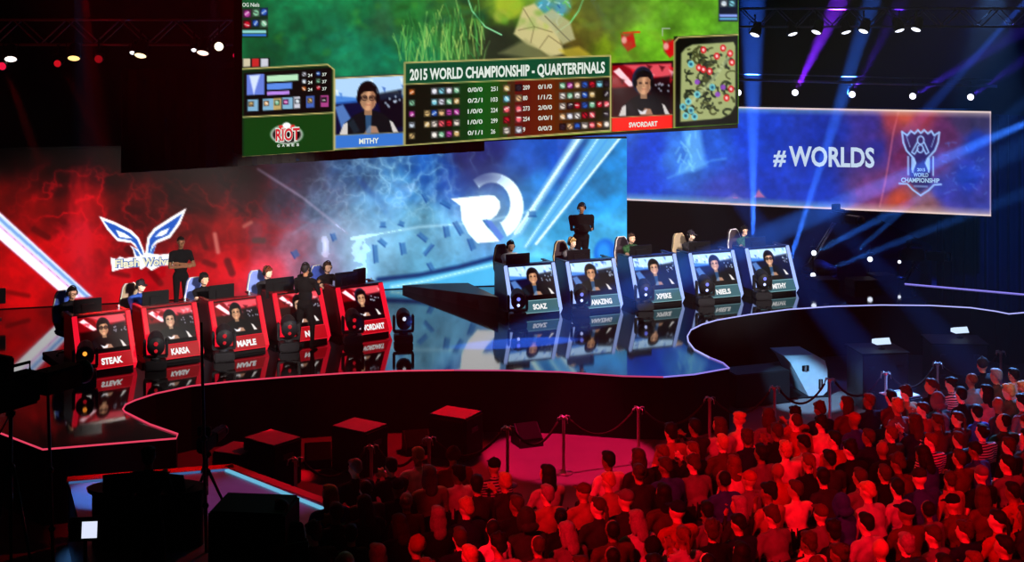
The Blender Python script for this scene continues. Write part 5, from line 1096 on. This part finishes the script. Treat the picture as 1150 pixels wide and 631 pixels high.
for i, (x, y, rgb, k, dx, dn, r_, w_) in enumerate([(12, 65, (255, 240, 225), 2.2, 3, -8, .13, 'white oval'), (83, 64, (255, 205, 120), 2.0, 1.5, -9, .13, 'amber oval, nearest the hall side'), (158, 61, (255, 225, 170), 2.2, -1.5, -9, .13, 'cream oval'), (228, 58, (255, 215, 190), 2.0, -1.5, -9, .13, 'pinkish oval'),
                                                (246, 52, (255, 235, 200), 2.4, 1.0, -1.0, .1, 'bright round'), (149, 58, (250, 250, 255), 1.6, .3, -5, .06, 'small white'), (218, 55, (250, 250, 255), 1.6, .3, -5, .06, 'tiny white'), (3, 74, (220, 20, 60), 1.2, 0, -2, .09, 'red round, first'), (65, 71, (200, 16, 30), 1.0, .2, -2, .08, 'dim red round'), (266, 62, (220, 10, 60), 1.2, .2, -2, .08, 'crimson round'), (111, 66, (140, 8, 16), 1.0, 1, -2, .09, 'faint red')]):
    l = P(x, y, 26.6); par(l, l + Vector((dx, -10, dn * (2.2 if abs(dn) > 4 else 1))), rgb, k, f'{w_} stage lamp under the red side truss', 'stage lamps under the red side truss', r_)
for i, (x, y, dx, w_) in enumerate([(848, 38, -9, 'first'), (890, 37, 5, 'second'), (917, 35, -9, 'third'), (950, 35, 5, 'fourth'), (970, 34, -9, 'fifth'), (1010, 33, 5, 'sixth'), (1029, 32, -9, 'seventh')]):
    l = P(x, y, 32.8); par(l, l + Vector((dx, -7, -22)), (235, 240, 255), 2.2, f'{w_} slim white stage lamp along the truss above the hashtag screen', 'white lamps on the blue side truss', .13)
for i, (x, y, w_) in enumerate([(829, 104, 'half hidden by the game screen'), (893, 104, 'next after the game screen'), (957, 106, 'second after the game screen'), (1025, 108, 'above the trophy crest'), (1090, 109, 'above the far end of the hashtag screen')]):
    l = P(x, y, 35.6); par(l, Vector((0, 0, 7)) if True else 0, (235, 236, 255), 3.0, f'round white wash lamp hung {w_}', 'round wash lamps above the hashtag screen', .095)
# floor lamps beyond the booths
for i, (x, y, w_) in enumerate([(914, 284, 'upper of two beyond the farthest blue booth'), (977, 291, 'alone in the dark beyond the blue booths'), (913, 309, 'lower of two beyond the farthest blue booth'), (1010, 294, 'beside the rim-lit camera')]):
    Yd = 36.2; l = P(x, y, Yd); par(l, Vector((2, 0, 6)), (230, 238, 255), 2.6, f'small white lamp {w_}', 'lamps on stands beyond the blue booths', .078 if i < 3 else .05)
    mb = MB(); mb.tube([(l.x, l.y + .12, ZS + .01), (l.x, l.y + .12, l.z - .05)], .025, 7); mb.lathe([(.2, 0), (.2, .03), (.03, .06)], 12, 0, Matrix.Translation((l.x, l.y + .12, ZS)))
    tag(mb.build('lamp_stand', M_BLKG), f'thin black stand under the small white lamp {w_}', 'stand')
# crane camera and blue rimmed camera
cb = P(920, 308, 37.5); ce = P(942, 262, 37.2); root = empty('camera_crane', (cb.x, cb.y, ZS), 0, 'camera crane rising from the dark toward the hashtag screen', 'crane')
mb = MB(); mb.tube([(0, 0, .3), (0, 0, cb.z - ZS + .4)], .07, 8); mb.lathe([(.5, 0), (.5, .1), (.12, .3)], 12); mb.build('crane_column', M_CASE, root)
mb = MB(); a_ = Vector((-.3, .3, cb.z - ZS)); e_ = Vector((ce.x - cb.x, 0, ce.z - ZS + .3)); mb.tube([a_, e_], .035, 6); mb.tube([a_ + Vector((0, 0, .18)), e_ + Vector((0, 0, .12))], .02, 6); mb.build('crane_arm', M_TRUSS, root)
l = P(942, 243, 37.2); studio_camera(l.x, 37.2, l.z - .2, R(30), 'dark camera on the crane just under the hashtag screen', 1.1)
l = P(1026, 290, 36.2); tripod('camera_tripod', l.x, 36.2, ZS, l.z - ZS - .15, 'black tripod of the rim-lit camera beyond the blue booths'); studio_camera(l.x, 36.2, l.z - .08, R(60), 'camera with blue rim light on a tripod beyond the blue booths', 1.2)
# dark crates at the back of the stage
for (x, y, w_, h_, lb) in ((925, 325, .6, .3, 'nearest the farthest blue booth'), (968, 322, .7, .22, 'second beyond the blue booths'), (990, 318, .6, .25, 'with a pale top, far back')):
    q = G(x, y, ZS); mb = MB(); mb.box((0, 0, h_ / 2), (w_, .6, h_), bev=.02); tag(mb.build('equipment_crate', M_CASE, None, (q.x, q.y, ZS), R(12)), f'low dark equipment crate {lb}', 'crate')
# folded drape on the right
mb = MB(); a, b = P(1052, 250, 41.5), P(1290, 250, 38); N_ = 120; fr_ = []; bk = []
dn = Vector((-(b - a).y, (b - a).x, 0)).normalized()
for k in range(N_ + 1):
    t = k / N_; p = a.lerp(b, t); s_ = .14 * math.sin(k * .95) + .05 * math.sin(k * .37); fr_.append((p.x + dn.x * s_, p.y + dn.y * s_)); bk.append((p.x + dn.x * (s_ + .04), p.y + dn.y * (s_ + .04)))
mb.prism(fr_ + bk[::-1], 0, 5.4); tag(mb.build('stage_curtain', mat('drape_navy', (18, 26, 52), .85)), 'tall folded navy curtain at the side beyond the stage ramp', 'curtain')
# crescent of dark object on the far left edge of the deck
q = G(6, 352, ZS); mb = MB(); mb.box((0, 0, .55), (.62, .05, .36), bev=.01); mb.tube([(0, .03, 0), (0, .03, .5)], .03, 8); mb.lathe([(.22, 0), (.22, .03), (.04, .05)], 12); tag(mb.build('stage_monitor', M_BLKG, None, (q.x - .05, q.y - .7, ZS), R(10)), 'dark stage monitor at the picture edge beyond the nearest red booth', 'monitor')

# ------------------------------------------------------------------ lights: the hall's rig plus added fills with no fixture
RED = (1.0, .002, .013); BLU = (.10, .34, 1.0); VIO = (.22, .02, 1.0); WHT = (1.0, .9, .82)
spot('red_wash', (-5, 5, 13), (3.6, 17.8, 1), RED, 26000, 31, .6, .12)
spot('red_wash', (12, 6, 12), (6.0, 18.0, 1), RED, 9500, 23, .6, .12)
spot('red_wash', (-6, 26, 9), (1.5, 19.0, 1), RED, 1200, 40, .6, .1)
spot('pink_pool', (1.0, 24.5, 10), G(640, 512, 0), (1.0, .008, .10), 15000, 19, .2, .1)
spot('box_light', (-.8, 26.4, 4.6), G(400, 480, .8), RED, 1100, 76, .4, .05)
spot('blue_wash', (13, 36, 10), G(1100, 432, 1.2), (.14, .38, 1.0), 52000, 19, .5, .1)
spot('blue_wash', (1.0, 22, 9), G(898, 425, .6), (.25, .62, 1.0), 24000, 8, .5, .05)
spot('white_wash', (12, 18, 11), G(1125, 432, 1.2), (.5, .75, 1.0), 2200, 13, .6, .1)
spot('blue_wash', (5, 30, 11), G(1000, 432, .6), (.35, .65, 1.0), 5000, 9, .6, .1)
spot('blue_wash', (9, 22, 10), (16.5, 40, 2.5), (.05, .12, 1.0), 16000, 22, .7, .1)  # added blue fill so the navy curtain can be seen
spot('key_light', (-1.5, 21.5, 5.4), (-6.8, 28.9, 2.75), WHT, 8000, 40, .6, .05)
spot('key_light', (10, 18, 11.5), (3.6, 34.2, 3.0), WHT, 30000, 25, .4, .05)
spot('key_light', (-13, 18, 7.0), (-5.6, 28.8, 2.3), (1, .93, .95), 5000, 17, .5, .05)  # added fill on the red team's chairs, no fixture
spot('key_light', (1.5, 20, 7.2), (4.4, 34.3, 3.1), (1, .93, .9), 7000, 24, .5, .05)  # added fill on the blue team's chairs, no fixture
spot('haze_light', (17, 44, 12), (11, 40, 3), (.02, .06, 1), 14000, 50, .9, .2)  # added broad blue spot, no fixture, to make the haze glow
spot('platform_light', (-6.0, 18.4, 8.5), G(125, 553, 1), (.10, .40, 1.0), 4200, 12, .6, .05)
spot('platform_light', (-4.2, 18.6, 8.5), G(285, 558, 1), (.75, .14, .5), 1100, 18, .6, .05); spot('platform_light', (-5.5, 19.6, 5.5), G(170, 528, 1), RED, 500, 34, .6, .05)
spot('truss_light', (-9, 20, 6.5), P(110, 45, 27), RED, 260, 60, .5, .1)
q = P(1026, 290, 36.2); spot('rim_light', (q.x + 1.2, 37.6, 4.6), q, (.05, .3, 1.0), 900, 30, .4, .05); q = P(942, 240, 37.2); spot('rim_light', (q.x - .8, 38.4, 5.4), q, (.05, .3, 1.0), 600, 30, .4, .05)
spot('deck_light', (14, 40, 9), G(1010, 332), (.03, .18, 1.0), 5000, 24, .6, .1)
def beam(ax, ay, aY, bx, by, bY, rgb, w_, deg): spot('beam_light', P(ax, ay, aY), P(bx, by, bY), rgb, w_ * 11, deg, .5, .06)
beam(893, 104, 35.3, 948, -10, 33, VIO, 90000, 9); beam(957, 106, 35.3, 1018, -10, 33, (.12, .02, 1), 20000, 8); beam(1025, 108, 35.3, 1160, 26, 33, (.08, .03, 1), 26000, 8); beam(1090, 109, 35.3, 1160, 60, 33, (.08, .03, 1), 9000, 8)
beam(846, 266, 37.5, 845, -10, 36, (.03, .15, 1), 300000, 6.5); beam(886, 296, 37, 985, -10, 35, (.03, .17, 1), 300000, 4.6)
beam(1240, 100, 33, 720, 326, 29.5, (.03, .18, 1), 520000, 3.6); beam(1180, -30, 33, 890, 292, 36, (.03, .14, 1), 120000, 4)
beam(913, 309, 36, 1075, 246, 34, (.03, .2, 1), 80000, 3.6); beam(914, 284, 36, 1000, 240, 34, (.03, .2, 1), 60000, 5); beam(960, 284, 36.5, 1012, 238, 35, (.03, .2, 1), 70000, 3)
beam(700, 60, 33, 985, 420, 26, (.02, .14, 1), 60000, 5); beam(760, 60, 33, 1080, 400, 27, (.02, .14, 1), 50000, 4)
beam(8, 80, 26.5, 50, 200, 26, RED, 2500, 6); beam(70, 76, 26.5, 110, 150, 26, RED, 1200, 6); beam(95, -10, 27, 97, 16, 27, RED, 1500, 14)
